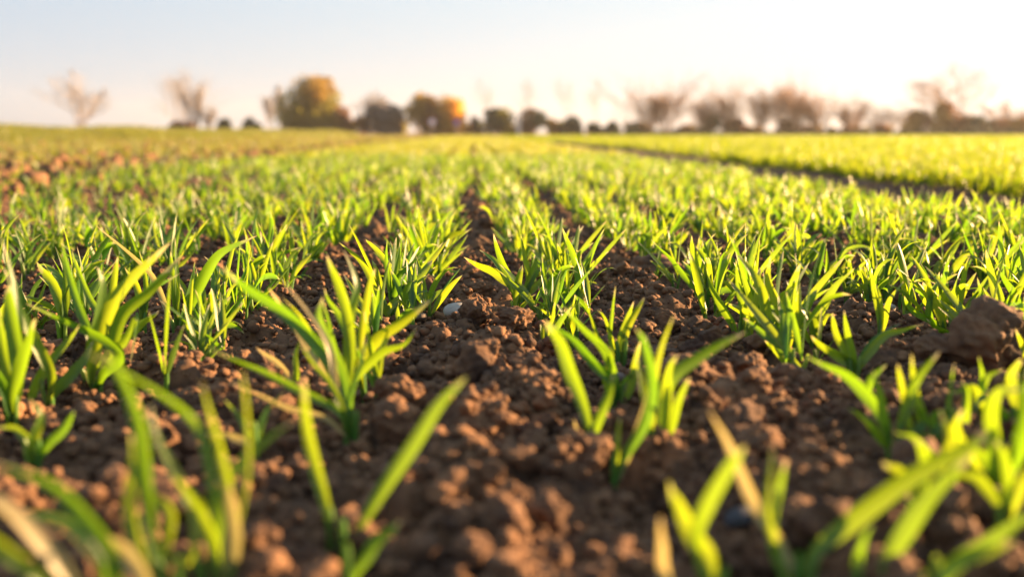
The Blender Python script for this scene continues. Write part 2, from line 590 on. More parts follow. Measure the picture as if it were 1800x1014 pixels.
def crumbs(name, n, y0, y1, r0, r1, sub, pw, mat, seed):
    rr = np.random.RandomState(seed)
    base = [lumpy(sub, 500 + i * 13 + seed) for i in range(12)]
    BV = np.stack([b[0] for b in base]); Fb = base[0][1]
    y = np.sqrt(y0 ** 2 + (y1 ** 2 - y0 ** 2) * rr.rand(n))
    x = (rr.rand(n) * 2 - 1) * 0.58 * y + 0.04 * y
    r = r0 + (r1 - r0) * rr.rand(n) ** pw
    # crumbs gather in patches
    keep = (vnoise(x * 14, y * 14, 77) + 0.5 + rr.rand(n) * .5) > 0.45
    x, y, r = x[keep], y[keep], r[keep]; n = len(x)
    z = height(x, y) + r * 0.35
    vi = rr.randint(0, 12, n)
    an = rr.rand(n) * 6.283
    c, s = np.cos(an), np.sin(an)
    B = BV[vi] * (r[:, None] * rr.uniform(.75, 1.2, (n, 3)).reshape(n, 3))[:, None, :]
    X = B[..., 0] * c[:, None] - B[..., 1] * s[:, None] + x[:, None]
    Y = B[..., 0] * s[:, None] + B[..., 1] * c[:, None] + y[:, None]
    Z = B[..., 2] + z[:, None]
    nv = BV.shape[1]
    V = np.stack([X, Y, Z], -1).reshape(-1, 3)
    Fa = (Fb[None] + (np.arange(n) * nv)[:, None, None]).reshape(-1, 3)
    return V, Fa


cv, cf, off = [], [], 0
for n, y0, y1, r0, r1, sub, pw, seed in ((22000, .42, 1.0, .0014, .0085, 2, 2.8, 1), (44000, .9, 2.2, .0018, .0100, 2, 3.0, 2), (9000, 2.0, 5.0, .004, .016, 1, 2.2, 3)):
    a_, b_ = crumbs('x', n, y0, y1, r0, r1, sub, pw, CLOD, seed)
    cv.append(a_); cf.append(b_ + off); off += len(a_)
soilc = npobj('soil_crumbs', np.concatenate(cv), np.concatenate(cf), CLOD)
tag(soilc, 'loose brown crumbs of tilled soil covering the strips between the rows', 'soil', kind='stuff')


# ------------------------------------------------------------------ blades
def prof(t, blunt):
    """blade width along its length"""
    a_ = 0.34 + 0.66 * sstep(0, 0.5, t)
    p = 1.7 + 4.0 * blunt
    return a_ * np.power(np.clip(1 - np.power(t, p), 0, 1), 0.8 - 0.2 * blunt)


def blades(P0, az, e0, bend, L, W, twist, ns, nc, rnd, blunt, roll0=None):
    """vectorised blades -> verts (n*(ns+1)*nc,3), faces, lf attribute"""
    n = len(az)
    kexp = rs.uniform(1.3, 3.4, n)
    t = np.linspace(0, 1, ns + 1)[None, :]
    el = e0[:, None] - bend[:, None] * t ** kexp[:, None]
    az_ = az[:, None] + (rs.rand(n) - .5)[:, None] * 0.9 * t
    ca, sa = np.cos(az_), np.sin(az_)
    T = np.stack([np.cos(el) * ca, np.cos(el) * sa, np.sin(el)], -1)
    mid = (T[:, 1:] + T[:, :-1]) * 0.5 * (L / ns)[:, None, None]
    P = np.concatenate([np.zeros((n, 1, 3)), np.cumsum(mid, 1)], 1) + P0[:, None, :]
    side = np.stack([-np.sin(az), np.cos(az), np.zeros(n)], -1)[:, None, :] + np.zeros_like(T)
    nor = np.cross(T, side)
    tw = (0 if roll0 is None else roll0[:, None]) + twist[:, None] * t
    c, s = np.cos(tw)[..., None], np.sin(tw)[..., None]
    sd_ = side * c + nor * s
    nr_ = -side * s + nor * c
    w_ = W[:, None] * 0.5 * prof(t, blunt[:, None])
    q = np.linspace(-1, 1, nc)
    V = P[:, :, None, :] + sd_[:, :, None, :] * (w_[:, :, None] * q)[..., None] \
        + nr_[:, :, None, :] * (w_[:, :, None] * 0.38 * (q * q))[..., None]
    lf = np.zeros(V.shape)
    lf[..., 0] = t[..., None]; lf[..., 1] = q; lf[..., 2] = rnd[:, None, None]
    m = (ns + 1) * nc
    b = np.arange(m).reshape(ns + 1, nc)
    f = np.stack([b[:-1, :-1].ravel(), b[:-1, 1:].ravel(), b[1:, 1:].ravel(), b[1:, :-1].ravel()], 1)
    Fa = (f[None] + (np.arange(n) * m)[:, None, None]).reshape(-1, 4)
    return V.reshape(-1, 3), Fa, lf.reshape(-1, 3)


def tube(pts, rad, ns=8):
    """pts (k,3), rad (k)"""
    pts = np.asarray(pts, float); k = len(pts)
    T = np.gradient(pts, axis=0); T /= np.linalg.norm(T, axis=1)[:, None] + 1e-9
    ref = np.array([1.0, 0.1, 0.0])
    A = np.cross(T, ref); A /= np.linalg.norm(A, axis=1)[:, None]
    B = np.cross(T, A)
    an = np.linspace(0, 2 * math.pi, ns, endpoint=False)
    V = pts[:, None, :] + (A[:, None, :] * np.cos(an)[None, :, None] + B[:, None, :] * np.sin(an)[None, :, None]) * np.asarray(rad)[:, None, None]
    V = V.reshape(-1, 3)
    f = []
    for i in range(k - 1):
        for j in range(ns):
            j2 = (j + 1) % ns
            f.append((i * ns + j, i * ns + j2, (i + 1) * ns + j2, (i + 1) * ns + j))
    lf = np.zeros((k, ns, 3)); lf[..., 0] = np.linspace(0, .5, k)[:, None]; lf[..., 2] = .3
    return V, np.array(f), lf.reshape(-1, 3)


# --- foreground plants placed one by one: foot, then blades as (width px, roll, depth change in m, path from foot to tip)
def catmull(P, n):
    P = np.asarray(P, float)
    P = np.vstack([2 * P[0] - P[1], P, 2 * P[-1] - P[-2]])
    m = len(P) - 3
    out = []
    for u in np.linspace(0, m - 1e-6, n):
        i = int(u); f = u - i
        a_, b_, c_, d_ = P[i], P[i + 1], P[i + 2], P[i + 3]
        out.append(0.5 * ((2 * b_) + (-a_ + c_) * f + (2 * a_ - 5 * b_ + 4 * c_ - d_) * f * f + (-a_ + 3 * b_ - 3 * c_ + d_) * f ** 3))
    return np.array(out)


def hero_blade(foot, y0, path, wpx, roll, dd, blunt, root):
    pale, wpx = wpx < 0, abs(wpx)  # negative width picks the blade colour with sun glare painted in
    pts = [np.array(foot)]
    m = len(path)
    for j, (u, v) in enumerate(path):
        q = (j + 1) / m
        pts.append(np.array(aty(u, v, y0 + dd * q)))
    ns, nc = 22, 5
    P = catmull(pts, ns + 1)
    T = np.gradient(P, axis=0); T /= np.linalg.norm(T, axis=1)[:, None] + 1e-9
    t = np.linspace(0, 1, ns + 1)
    toc = np.array([0, 0, H]) - P; toc /= np.linalg.norm(toc, axis=1)[:, None]
    side = np.cross(T, toc); side /= np.linalg.norm(side, axis=1)[:, None] + 1e-9
    nor = np.cross(side, T)
    tw = roll + 1.5 * (t - .5) * (1 if roll > 0 else -1)
    c, s = np.cos(tw)[:, None], np.sin(tw)[:, None]
    sd_ = side * c + nor * s; nr_ = -side * s + nor * c
    W = wpx / F * y0
    w_ = W * 0.5 * prof(t, blunt) * 0.85
    q = np.linspace(-1, 1, nc)
    V = P[:, None, :] + sd_[:, None, :] * (w_[:, None] * q)[..., None] + nr_[:, None, :] * (w_[:, None] * .35 * q * q)[..., None]
    # slight ripple of the margins
    V[..., 2] += (np.sin(t * 17 + roll * 9)[:, None] * q[None] ** 2) * W * 0.05
    lf = np.zeros(V.shape); lf[..., 0] = t[:, None]; lf[..., 1] = q; lf[..., 2] = random.random()
    b = np.arange((ns + 1) * nc).reshape(ns + 1, nc)
    f = np.stack([b[:-1, :-1].ravel(), b[:-1, 1:].ravel(), b[1:, 1:].ravel(), b[1:, :-1].ravel()], 1)
    npobj('leaf', V.reshape(-1, 3) - np.array(foot), f, GLARELEAF if pale else LEAF, root, attr={'lf': lf.reshape(-1, 3)})


plants = []       # (row, y, x, root or None)


def row_of(x):
    return int(round((x - ROW0) / ROWS))


def hero(fu, fv, label, bl, stems=1, extra=0, zf=0.0):
    P = at(fu, fv, 0.004)
    z = float(height(P.x, P.y, False)) if zf == 0 else zf
    P = at(fu, fv, z)
    root = empty('wheat_seedling', P)
    tag(root, label, 'seedling', 'young wheat seedlings standing in rows')
    y0 = P.y
    for k in range(stems):
        ox = (k - (stems - 1) / 2) * 0.006
        hgt = 0.022
        pts = [(ox, 0, -0.012), (ox * 1.1, 0, 0.0), (ox * 1.3, 0, hgt * .5), (ox * 1.6, 0, hgt), (ox * 1.8, 0, hgt * 1.2)]
        v_, f_, l_ = tube(pts, [.0026, .0026, .0024, .0022, .0014])
        npobj('stem', v_, f_, STEM, root, attr={'lf': l_})
    for j, b in enumerate(bl):
        wpx, roll, dd, path = b
        k = j % stems
        ox = (k - (stems - 1) / 2) * 0.006
        ft = (P.x + ox, P.y + random.uniform(-.002, .002), P.z)
        hero_blade(ft, y0, path, wpx, roll, dd, random.choice([0, .3, 1.0]), root)
    plants.append((row_of(P.x), P.y, P.x, root))
    return root


HEROES = [
 # ---- bottom left, strongly blurred
 (175, 1120, 'nearest blurred tuft at the bottom left corner, broad pale blades arching left', [
   (46, .3, -.02, [(190, 1010), (130, 905), (60, 845), (-30, 815)]),
   (-42, -.4, -.01, [(140, 1020), (70, 930), (0, 875), (-60, 850)]),
   (-50, .5, .0, [(240, 1040), (215, 975), (165, 945), (120, 975)]),
   (34, .2, -.03, [(120, 1060), (50, 990), (-20, 940), (-60, 925)]),
   (30, -.2, .01, [(170, 1000), (120, 930), (40, 905), (-10, 900)])], 2),
 (300, 1060, 'blurred upright tuft left of centre bottom with yellow-green stalks and slanting blade to upper left', [
   (34, .2, .0, [(262, 960), (246, 850), (235, 740), (195, 640), (172, 620)]),
   (30, .3, .02, [(262, 980), (238, 900), (250, 800), (240, 760)]),
   (30, -.3, .03, [(330, 960), (325, 890), (292, 825), (262, 760), (250, 700)]),
   (24, .1, .01, [(300, 980), (310, 900), (270, 860), (262, 800)])], 2),
 (382, 1050, 'blurred tuft at bottom left of centre with a thick pale stalk and forked green blades', [
   (-40, .1, -.01, [(386, 980), (388, 900), (382, 850)]),
   (34, .3, .02, [(400, 930), (395, 840), (375, 750), (352, 668)]),
   (36, -.2, .03, [(400, 950), (415, 850), (470, 785), (540, 738)]),
   (15, .2, .03, [(405, 900), (418, 800), (414, 700), (408, 645)]),
   (32, .3, .01, [(370, 960), (350, 890), (330, 860), (318, 830)]),
   (27, .4, .03, [(395, 900), (380, 780), (345, 725), (260, 665), (170, 622)]),
   (30, .9, .0, [(360, 960), (330, 890), (300, 850), (270, 820)])], 3),
 (582, 962, 'single blurred stalk bent at a knee left of centre, rising to a pale tip', [
   (28, .2, .01, [(575, 900), (555, 820), (540, 740), (536, 662)])], 1),
 (604, 985, 'lone slanting blade rising right from the bottom beside the central strip', [
   (33, .15, .03, [(632, 925), (680, 850), (735, 770), (778, 708), (822, 660)])], 1),
 (612, 1035, 'short blurred blade at the bottom edge beside the lone slanting blade', [
   (30, -.3, .01, [(635, 990), (665, 945), (705, 915)])], 1),
 (617, 778, 'sprawling tuft left of the central strip with blades fanned to the upper left', [
   (30, .4, .05, [(598, 690), (560, 620), (500, 555), (430, 505), (382, 470)]),
   (-20, -.4, .03, [(600, 700), (585, 610), (545, 545), (498, 488)]),
   (24, .3, -.02, [(590, 725), (520, 685), (440, 645), (360, 612)]),
   (-20, .9, -.02, [(585, 735), (520, 715), (460, 690), (408, 668)]),
   (17, .1, -.01, [(596, 720), (570, 668), (545, 640), (520, 600)]),
   (16, -.2, .02, [(622, 700), (640, 640), (650, 590)]),
   (28, .2, .05, [(605, 690), (575, 610), (555, 560), (562, 520)])], 2),
 (600, 720, 'upright pale-stalked tuft behind the sprawling one left of the central strip', [
   (24, .2, .0, [(610, 640), (605, 560), (590, 500), (568, 448)]),
   (24, -.3, .02, [(615, 640), (620, 560), (632, 500), (610, 440)]),
   (16, .1, .0, [(590, 650), (575, 580), (560, 520)]),
   (-22, .5, .02, [(580, 660), (550, 610), (510, 545), (478, 505)]),
   (27, -.3, -.03, [(615, 670), (655, 625), (700, 605), (726, 578)]),
   (22, .6, .0, [(590, 660), (560, 600), (540, 560), (500, 520)])], 2),
 (640, 700, 'tuft with a long bright blade reaching right over the central strip', [
   (26, -.2, -.02, [(632, 640), (660, 600), (705, 565), (758, 527)]),
   (20, .2, .0, [(632, 620), (640, 560), (652, 500), (660, 470)]),
   (20, .3, .01, [(620, 620), (600, 560), (580, 530), (570, 505)])], 1),
 (662, 705, 'dark-footed seedling with two straight stalks beside the long bright blade', [
   (15, .2, .0, [(660, 660), (650, 600), (640, 545)]),
   (15, -.2, .01, [(665, 660), (672, 610), (690, 570)]),
   (12, .2, .0, [(655, 670), (640, 640), (625, 600)])], 1),
 # ---- left side
 (22, 745, 'tall tuft at the left edge with broad blades standing upright', [
   (30, .2, .0, [(24, 660), (14, 560), (8, 500)]),
   (26, -.3, .02, [(30, 650), (38, 580), (30, 500), (5, 410)]),
   (28, .3, -.02, [(0, 680), (-20, 640), (-40, 600)]),
   (30, .5, -.03, [(25, 700), (45, 640), (60, 600), (70, 560)]),
   (24, .2, .0, [(10, 680), (0, 620), (-10, 540)])], 2),
 (85, 712, 'leaning tuft near the left edge with a broad blade slanting to the upper right', [
   (26, .2, .0, [(50, 700), (80, 640), (115, 600), (135, 570)]),
   (30, -.2, -.03, [(95, 660), (60, 590), (35, 535), (10, 470)]),
   (26, .4, .02, [(100, 680), (140, 640), (160, 600)]),
   (-24, .9, .0, [(65, 735), (30, 740), (-10, 765)])], 2),
 (165, 690, 'big tuft left with a bent dark blade and one broad slanting blade', [
   (30, .2, -.02, [(150, 650), (175, 560), (215, 500), (290, 425)]),
   (28, .4, -.03, [(180, 660), (210, 620), (130, 570), (45, 535)]),
   (28, -.3, .0, [(170, 620), (185, 560), (190, 500), (182, 470)]),
   (26, -.2, .0, [(180, 640), (200, 560), (250, 510), (308, 450)]),
   (20, .2, .02, [(160, 600), (140, 540), (120, 470), (110, 420)]),
   (24, .2, .0, [(175, 650), (230, 600), (252, 560), (240, 640)])], 3),
 (195, 640, 'tuft left with yellow-green blades fanned to the right over lit soil', [
   (26, .2, .0, [(200, 560), (225, 540), (262, 510), (312, 480)]),
   (16, .2, .0, [(190, 580), (205, 500), (212, 450)]),
   (22, -.5, .0, [(210, 600), (240, 570), (275, 545)]),
   (18, .3, .02, [(185, 570), (160, 520), (140, 470), (130, 440)])], 2),
 (312, 598, 'neat upright seedling in sharp focus left, four stiff blades from one green foot', [
   (17, .1, .0, [(306, 545), (300, 480), (296, 440)]),
   (14, -.3, .0, [(316, 545), (315, 480), (312, 415)]),
   (26, .3, -.03, [(330, 540), (362, 475), (395, 440), (448, 415)]),
   (-14, .5, .0, [(302, 560), (280, 500), (250, 460), (170, 395)]),
   (20, -.6, .0, [(320, 550), (330, 500), (338, 458)])], 2),
 (350, 560, 'small two-bladed seedling just behind the neat upright one', [
   (11, .2, .0, [(352, 520), (360, 480)]), (-12, -.3, .0, [(342, 530), (320, 510), (305, 480)]), (10, .6, .0, [(348, 525), (345, 470)])], 1),
 (391, 556, 'forked seedling left of the tiny upright tip, one pale blade slanting right', [
   (13, .2, .0, [(385, 520), (378, 480), (372, 440)]), (20, -.3, .0, [(402, 530), (420, 500), (442, 450)]), (14, .3, .02, [(395, 500), (410, 440), (425, 400)])], 1),
 (423, 555, 'tiny lone seedling tip poking from the soil in the left strip', [(11, .1, .0, [(424, 540), (424, 522)])], 1),
 (470, 498, 'upright seedling at the right end of the left row with a blade reaching right', [
   (16, .2, .0, [(465, 460), (455, 420), (450, 385)]), (18, -.2, -.02, [(455, 480), (480, 450), (530, 435)]),
   (16, .4, .0, [(475, 450), (490, 420), (505, 395)]), (13, .2, .0, [(470, 440), (478, 400), (475, 370)])], 1),
 # ---- left row, sharp zone
 (690, 560, 'sharp tuft left of the central strip with a broad blue-green blade curling right', [
   (15, .2, .0, [(678, 510), (672, 460), (673, 420)]), (20, -.2, .0, [(695, 510), (705, 480), (750, 440)]),
   (18, .4, .0, [(672, 520), (650, 470), (622, 440), (603, 427)]), (18, .2, .02, [(680, 500), (668, 455), (645, 430), (635, 420)]),
   (12, -.3, .0, [(690, 520), (698, 460), (703, 425)]), (20, .5, -.03, [(682, 558), (700, 535), (728, 515), (750, 495)])], 3),
 (745, 490, 'dense dark-footed tuft behind the sharp left tuft beside the central strip', [
   (17, .2, .0, [(745, 450), (755, 410), (775, 380)]), (17, -.3, .0, [(755, 460), (768, 420), (770, 385)]),
   (16, .3, .0, [(738, 450), (722, 410), (705, 380)]), (22, .9, -.01, [(775, 482), (800, 482), (820, 478)]),
   (18, .3, .0, [(785, 462), (800, 445), (825, 432)]), (14, .1, .0, [(750, 440), (745, 400), (740, 360)])], 3),
 (782, 468, 'slim tuft with two blades reaching right over the central strip', [
   (13, .2, .0, [(780, 430), (785, 400), (798, 372)]), (15, -.3, .0, [(785, 430), (800, 412), (826, 405)]), (13, .3, .0, [(776, 430), (770, 390), (765, 360)])], 2),
 # ---- right row
 (918, 548, 'sharp tuft right of the central strip with two blades stretched to the left', [
   (21, .4, .02, [(900, 510), (872, 485), (842, 468), (808, 453)]), (16, -.3, .02, [(898, 505), (870, 460), (843, 440)]),
   (16, .2, .0, [(910, 500), (890, 460), (875, 410)]), (15, .1, .0, [(922, 500), (915, 450), (908, 410)]),
   (16, -.2, .0, [(925, 510), (938, 470), (940, 448)]), (18, .3, .0, [(930, 520), (955, 500), (975, 465)]),
   (13, .6, .0, [(925, 500), (945, 470), (960, 455)])], 3),
 (960, 612, 'small crouched tuft at the foot of the long paired blades, right row', [
   (13, .2, .0, [(962, 590), (972, 560), (975, 530)]), (12, -.2, .0, [(955, 590), (950, 570)]), (14, .4, .0, [(970, 590), (990, 560), (1005, 540)])], 1),
 (1005, 545, 'sharp tuft in the right row with a pale tip and stiff narrow blades', [
   (16, .2, .0, [(1015, 500), (1005, 450), (985, 400)]), (14, -.2, .0, [(1030, 510), (1035, 480), (1045, 440)]),
   (13, .3, .0, [(1010, 500), (1022, 470), (1038, 450)]), (16, .5, .0, [(1000, 520), (990, 500), (975, 470)]), (12, .1, .0, [(1020, 490), (1040, 440), (1060, 400)])], 2),
 (1092, 640, 'sharp tuft in the right row with a dark blue-green blade tip at its right', [
   (17, .3, .0, [(1086, 600), (1100, 560), (1110, 530)]), (17, -.2, .0, [(1100, 600), (1115, 560), (1138, 522)]),
   (12, .1, .0, [(1068, 600), (1072, 550), (1078, 500)]), (12, .3, .0, [(1060, 600), (1045, 560), (1030, 520)]),
   (14, .6, .0, [(1075, 610), (1060, 560), (1045, 545)])], 2),
 (1085, 722, 'tuft behind the nearest right row plants with a blade bent to the upper left', [
   (28, .2, -.02, [(1075, 680), (1040, 640), (1000, 595), (952, 562)]), (24, -.2, .0, [(1072, 670), (1078, 620), (1060, 600)]),
   (18, .3, .0, [(1100, 690), (1112, 640), (1120, 600)]), (14, -.3, .0, [(1095, 690), (1108, 665), (1130, 650)]),
   (20, .5, .0, [(1078, 680), (1060, 620), (1020, 575), (985, 540)])], 2),
 (1040, 800, 'V-shaped seedling beside the central strip with a long leaning left blade', [
   (30, .2, .02, [(1030, 735), (1005, 660), (985, 600), (958, 562)]), (22, -.2, .0, [(1050, 745), (1066, 700), (1078, 655)]),
   (-13, .7, .0, [(1026, 770), (1015, 750), (1010, 735)])], 1),
 (1078, 862, 'broad upright seedling of the right row, one wide blade with a pale folded tip', [
   (34, .1, .02, [(1098, 800), (1135, 740), (1148, 670), (1132, 600), (1118, 575)]), (13, .2, .0, [(1084, 800), (1090, 730)]),
   (-24, .9, .03, [(1105, 800), (1140, 700), (1142, 640), (1135, 590)])], 1),
 (1158, 812, 'spread tuft of the right row with one long blade reaching far right', [
   (30, -.1, .03, [(1160, 730), (1172, 670), (1225, 625), (1306, 583)]), (17, .3, .03, [(1155, 740), (1160, 660), (1175, 600), (1193, 553)]),
   (20, .2, .0, [(1170, 760), (1185, 710), (1206, 662)]), (20, -.5, .0, [(1150, 750), (1140, 700), (1130, 650), (1125, 610)]),
   (28, .7, -.01, [(1165, 720), (1170, 660), (1185, 622)])], 2),
 # ---- bottom right, blurred
 (1255, 1080, 'thick blurred pair of blades at the bottom right of centre with rounded tips', [
   (58, .2, .02, [(1240, 1000), (1210, 940), (1180, 880), (1165, 842)]),
   (34, .2, .0, [(1235, 960), (1255, 890), (1300, 820), (1322, 785)]),
   (-30, .5, -.02, [(1165, 1020), (1155, 950), (1150, 905)])], 2),
 (1400, 1050, 'big blurred tuft at the bottom right with a pale curled leaf leaning left', [
   (-36, .3, .04, [(1370, 990), (1310, 890), (1275, 810), (1250, 755), (1226, 718)]),
   (21, -.2, .02, [(1365, 960), (1345, 900), (1350, 840), (1357, 778)]),
   (22, .3, .02, [(1385, 990), (1378, 920), (1392, 860), (1403, 808)]),
   (46, -.3, .01, [(1410, 985), (1470, 925), (1570, 850), (1680, 785), (1720, 760)])], 3),
 (1505, 1060, 'small blurred yellow seedling at the bottom edge between the large blades', [(26, .2, .0, [(1508, 1000), (1520, 955), (1540, 918)])], 1),
 (1550, 1060, 'blurred seedling with one long blade rising to the right at the bottom right', [
   (44, .3, .02, [(1560, 990), (1600, 920), (1650, 860), (1712, 795)])], 1),
 (1640, 1060, 'blurred broad blade sweeping off the bottom right corner', [
   (48, .2, .0, [(1660, 1010), (1720, 965), (1790, 920), (1860, 880)]), (40, -.3, .0, [(1600, 1040), (1660, 1000), (1720, 970), (1790, 950)])], 1),
 (1570, 800, 'leaning tuft right with a broad green blade edged pale stretched to the left', [
   (30, .3, .03, [(1545, 740), (1510, 685), (1465, 650), (1412, 627)]), (22, .6, -.01, [(1555, 770), (1530, 735), (1495, 715)]),
   (24, -.2, .0, [(1575, 750), (1590, 700), (1605, 660), (1645, 615)]), (24, .2, .0, [(1560, 750), (1555, 700), (1540, 650)]),
   (20, .2, .0, [(1585, 770), (1620, 740), (1590, 690)])], 2),
 (1610, 800, 'curved pod-like leaf standing right, green inside with a pale edge', [
   (24, .2, .0, [(1620, 740), (1610, 690), (1603, 620)]), (28, .5, .0, [(1640, 760), (1680, 730), (1660, 715)]), (16, .1, .0, [(1600, 750), (1590, 690), (1580, 640)])], 1),
 (1668, 800, 'thin straight seedling standing between the curved leaf and the clod on the right', [
   (13, .1, .0, [(1664, 740), (1668, 690), (1676, 635)]), (26, -.5, .0, [(1650, 770), (1640, 730), (1690, 715)]), (26, .3, .0, [(1690, 760), (1700, 690), (1690, 670)])], 1),
 (1745, 890, 'blurred bushy tuft near the right edge below the largest clod', [
   (34, .2, -.02, [(1740, 820), (1725, 740), (1740, 690), (1785, 682)]), (40, -.3, -.02, [(1790, 800), (1800, 720), (1785, 650)]),
   (30, .4, .0, [(1730, 820), (1700, 760), (1710, 720)]), (34, .2, .02, [(1745, 850), (1690, 790), (1650, 800), (1580, 830)]),
   (30, .6, .0, [(1770, 830), (1800, 760), (1830, 720)]), (26, .2, .0, [(1755, 830), (1760, 760), (1770, 700)])], 3),
 (1660, 880, 'shaded dark tuft filling the gap left of the right edge tuft', [
   (26, .3, .0, [(1640, 820), (1600, 770), (1565, 760)]), (28, -.3, .0, [(1665, 820), (1675, 770), (1660, 720)]), (22, .1, .0, [(1680, 820), (1705, 780), (1740, 770)])], 2),
 # ---- more plants of the crowded lower right corner
 (1720, 760, 'yellow-green seedling under the largest clod with two drooping blades', [
   (26, .3, -.01, [(1715, 710), (1700, 680), (1660, 690)]), (24, -.2, .0, [(1728, 700), (1745, 660), (1775, 650)]), (18, .2, .0, [(1720, 700), (1722, 660), (1715, 625)])], 2),
 (1788, 770, 'bright seedling against the right edge between clod and corner tuft', [
   (30, .2, .0, [(1785, 720), (1775, 670), (1790, 630)]), (26, -.3, -.01, [(1770, 730), (1735, 700), (1720, 720)]), (22, .2, .0, [(1795, 700), (1810, 650), (1805, 610)])], 2),
 (1610, 950, 'blurred seedling behind the long rising blade at the bottom right', [
   (30, .2, .0, [(1605, 880), (1580, 830), (1540, 810)]), (32, -.3, .0, [(1620, 880), (1640, 820), (1690, 790)]), (24, .1, .0, [(1612, 870), (1618, 810), (1605, 770)])], 2),
 (1765, 960, 'blurred seedling in the bottom right corner with blades spread both ways', [
   (34, .2, .0, [(1750, 890), (1710, 840), (1650, 830)]), (36, -.3, .0, [(1780, 890), (1810, 830), (1850, 800)]), (28, .1, .0, [(1765, 880), (1760, 810), (1740, 770)])], 2),
 (1520, 730, 'small yellow seedling at the left foot of the leaning right tuft', [
   (20, .2, .0, [(1515, 700), (1500, 670), (1480, 650)]), (18, -.2, .0, [(1525, 690), (1535, 660), (1560, 640)])], 1),
 # ---- more plants of the left rows
 (110, 600, 'seedling with crossing blades behind the leaning left edge tuft', [
   (22, .2, .0, [(105, 550), (90, 500), (60, 460)]), (20, -.3, .0, [(115, 550), (130, 500), (165, 460)]), (16, .1, .0, [(110, 540), (112, 490), (105, 440)])], 2),
 (250, 585, 'slim seedling between the yellow-green left tuft and the neat upright one', [
   (18, .2, .0, [(245, 540), (235, 500), (215, 470)]), (18, -.3, .0, [(255, 540), (270, 500), (265, 450)]), (14, .1, .0, [(252, 530), (250, 480), (240, 440)])], 2),
 (60, 830, 'shaded blurred seedling low at the left edge', [
   (26, .2, .0, [(50, 790), (20, 755), (-20, 750)]), (26, -.3, .0, [(65, 780), (80, 730), (60, 700)]), (22, .1, .0, [(70, 790), (110, 750), (125, 720)])], 2),
 (450, 800, 'blurred seedling behind the forked left tuft, thin blades spread low', [
   (20, .2, .02, [(440, 770), (420, 730), (395, 700)]), (18, -.3, .02, [(455, 760), (470, 720), (500, 690)]), (-20, .3, .0, [(445, 780), (400, 765), (350, 760)])], 1),
 (520, 700, 'thin seedling left of the sprawling tuft with a pale slanting blade', [
   (-16, .2, .0, [(510, 670), (490, 640), (450, 610)]), (15, -.2, .0, [(522, 660), (520, 620), (535, 580)])], 1),
 # ---- second right row, sharp zone
 (1228, 522, 'sharp upright seedling at the end of the second right row beside the clod ridge', [
   (17, .3, .0, [(1222, 480), (1215, 440), (1213, 415)]), (15, -.3, .0, [(1235, 490), (1248, 450), (1252, 415)]),
   (17, .2, .0, [(1210, 500), (1180, 460), (1140, 420)]), (15, .5, .0, [(1230, 490), (1240, 440), (1262, 410)])], 2),
 (1300, 600, 'dense sharp tuft of the second right row with dark green feet', [
   (22, .2, .0, [(1298, 550), (1290, 500), (1285, 455)]), (20, -.2, .0, [(1310, 550), (1325, 510), (1335, 470)]),
   (22, .4, .0, [(1290, 560), (1262, 510), (1250, 470)]), (18, .2, .02, [(1312, 540), (1300, 490), (1285, 440)])], 3),
 (1372, 628, 'tall sharp tuft of the second right row with bright wide backlit blades', [
   (25, .2, .0, [(1370, 570), (1380, 520), (1398, 462)]), (24, -.2, .0, [(1355, 580), (1340, 520), (1322, 480), (1292, 446)]),
   (22, .3, .0, [(1380, 590), (1400, 560), (1412, 510)]), (15, .1, .0, [(1340, 590), (1320, 550), (1303, 525)]),
   (15, .2, .0, [(1345, 590), (1342, 540), (1345, 500)]), (26, .2, -.02, [(1395, 600), (1390, 560), (1362, 500), (1364, 450)])], 3),
 (1432, 612, 'sharp seedling with one long wide blade leaning right in the second right row', [
   (28, .2, .0, [(1425, 575), (1445, 535), (1470, 500), (1500, 470)]), (20, .4, .0, [(1415, 580), (1405, 540), (1400, 505)]),
   (22, -.3, -.02, [(1430, 590), (1420, 560), (1400, 540)]), (16, .2, .0, [(1440, 590), (1455, 560), (1470, 550)])], 2),
 (1500, 672, 'tuft with a flat blade reaching far right across the shaded strip', [
   (24, -.2, .0, [(1510, 640), (1545, 595), (1580, 580), (1618, 572)]), (22, .2, .0, [(1505, 630), (1495, 580), (1490, 545)]),
   (24, .3, .0, [(1490, 640), (1460, 620), (1420, 590)]), (18, .1, .0, [(1490, 620), (1475, 580), (1470, 550)]), (20, .5, .02, [(1510, 630), (1540, 590), (1580, 568)])], 2),
 (1545, 600, 'sharp tuft of thin blades with brown tips right of the second right row', [
   (13, .2, .0, [(1545, 560), (1535, 500), (1532, 475)]), (15, .3, .0, [(1555, 570), (1565, 530), (1590, 495)]), (12, -.2, .0, [(1550, 560), (1545, 520), (1540, 500)])], 1),
 (1662, 600, 'spreading tuft with crossed flat blades just left of the largest clod', [
   (20, .2, .0, [(1650, 560), (1635, 520), (1617, 495)]), (22, .4, -.02, [(1690, 598), (1660, 580), (1633, 560)]),
   (24, -.4, -.01, [(1700, 600), (1670, 560), (1645, 540)]), (16, .2, .0, [(1640, 560), (1642, 520), (1656, 490)]), (14, .2, .0, [(1640, 570), (1600, 545), (1585, 520)])], 2),
 (1735, 575, 'tall bright seedling near the right edge behind the largest clod', [
   (24, .3, .0, [(1760, 560), (1790, 540), (1770, 500), (1750, 470)]), (12, .1, .0, [(1725, 550), (1720, 520), (1722, 510)]),
   (14, -.2, .0, [(1738, 550), (1730, 525), (1728, 512)]), (16, .2, .0, [(1775, 600), (1785, 560), (1790, 530)])], 2),
 (1795, 660, 'half-hidden seedling cut by the right edge beside the largest clod', [
   (24, .2, .0, [(1790, 610), (1780, 570), (1770, 550)]), (20, .4, .0, [(1798, 620), (1805, 570), (1800, 520)])], 1),
]
for h_ in HEROES:
    hero(*h_)


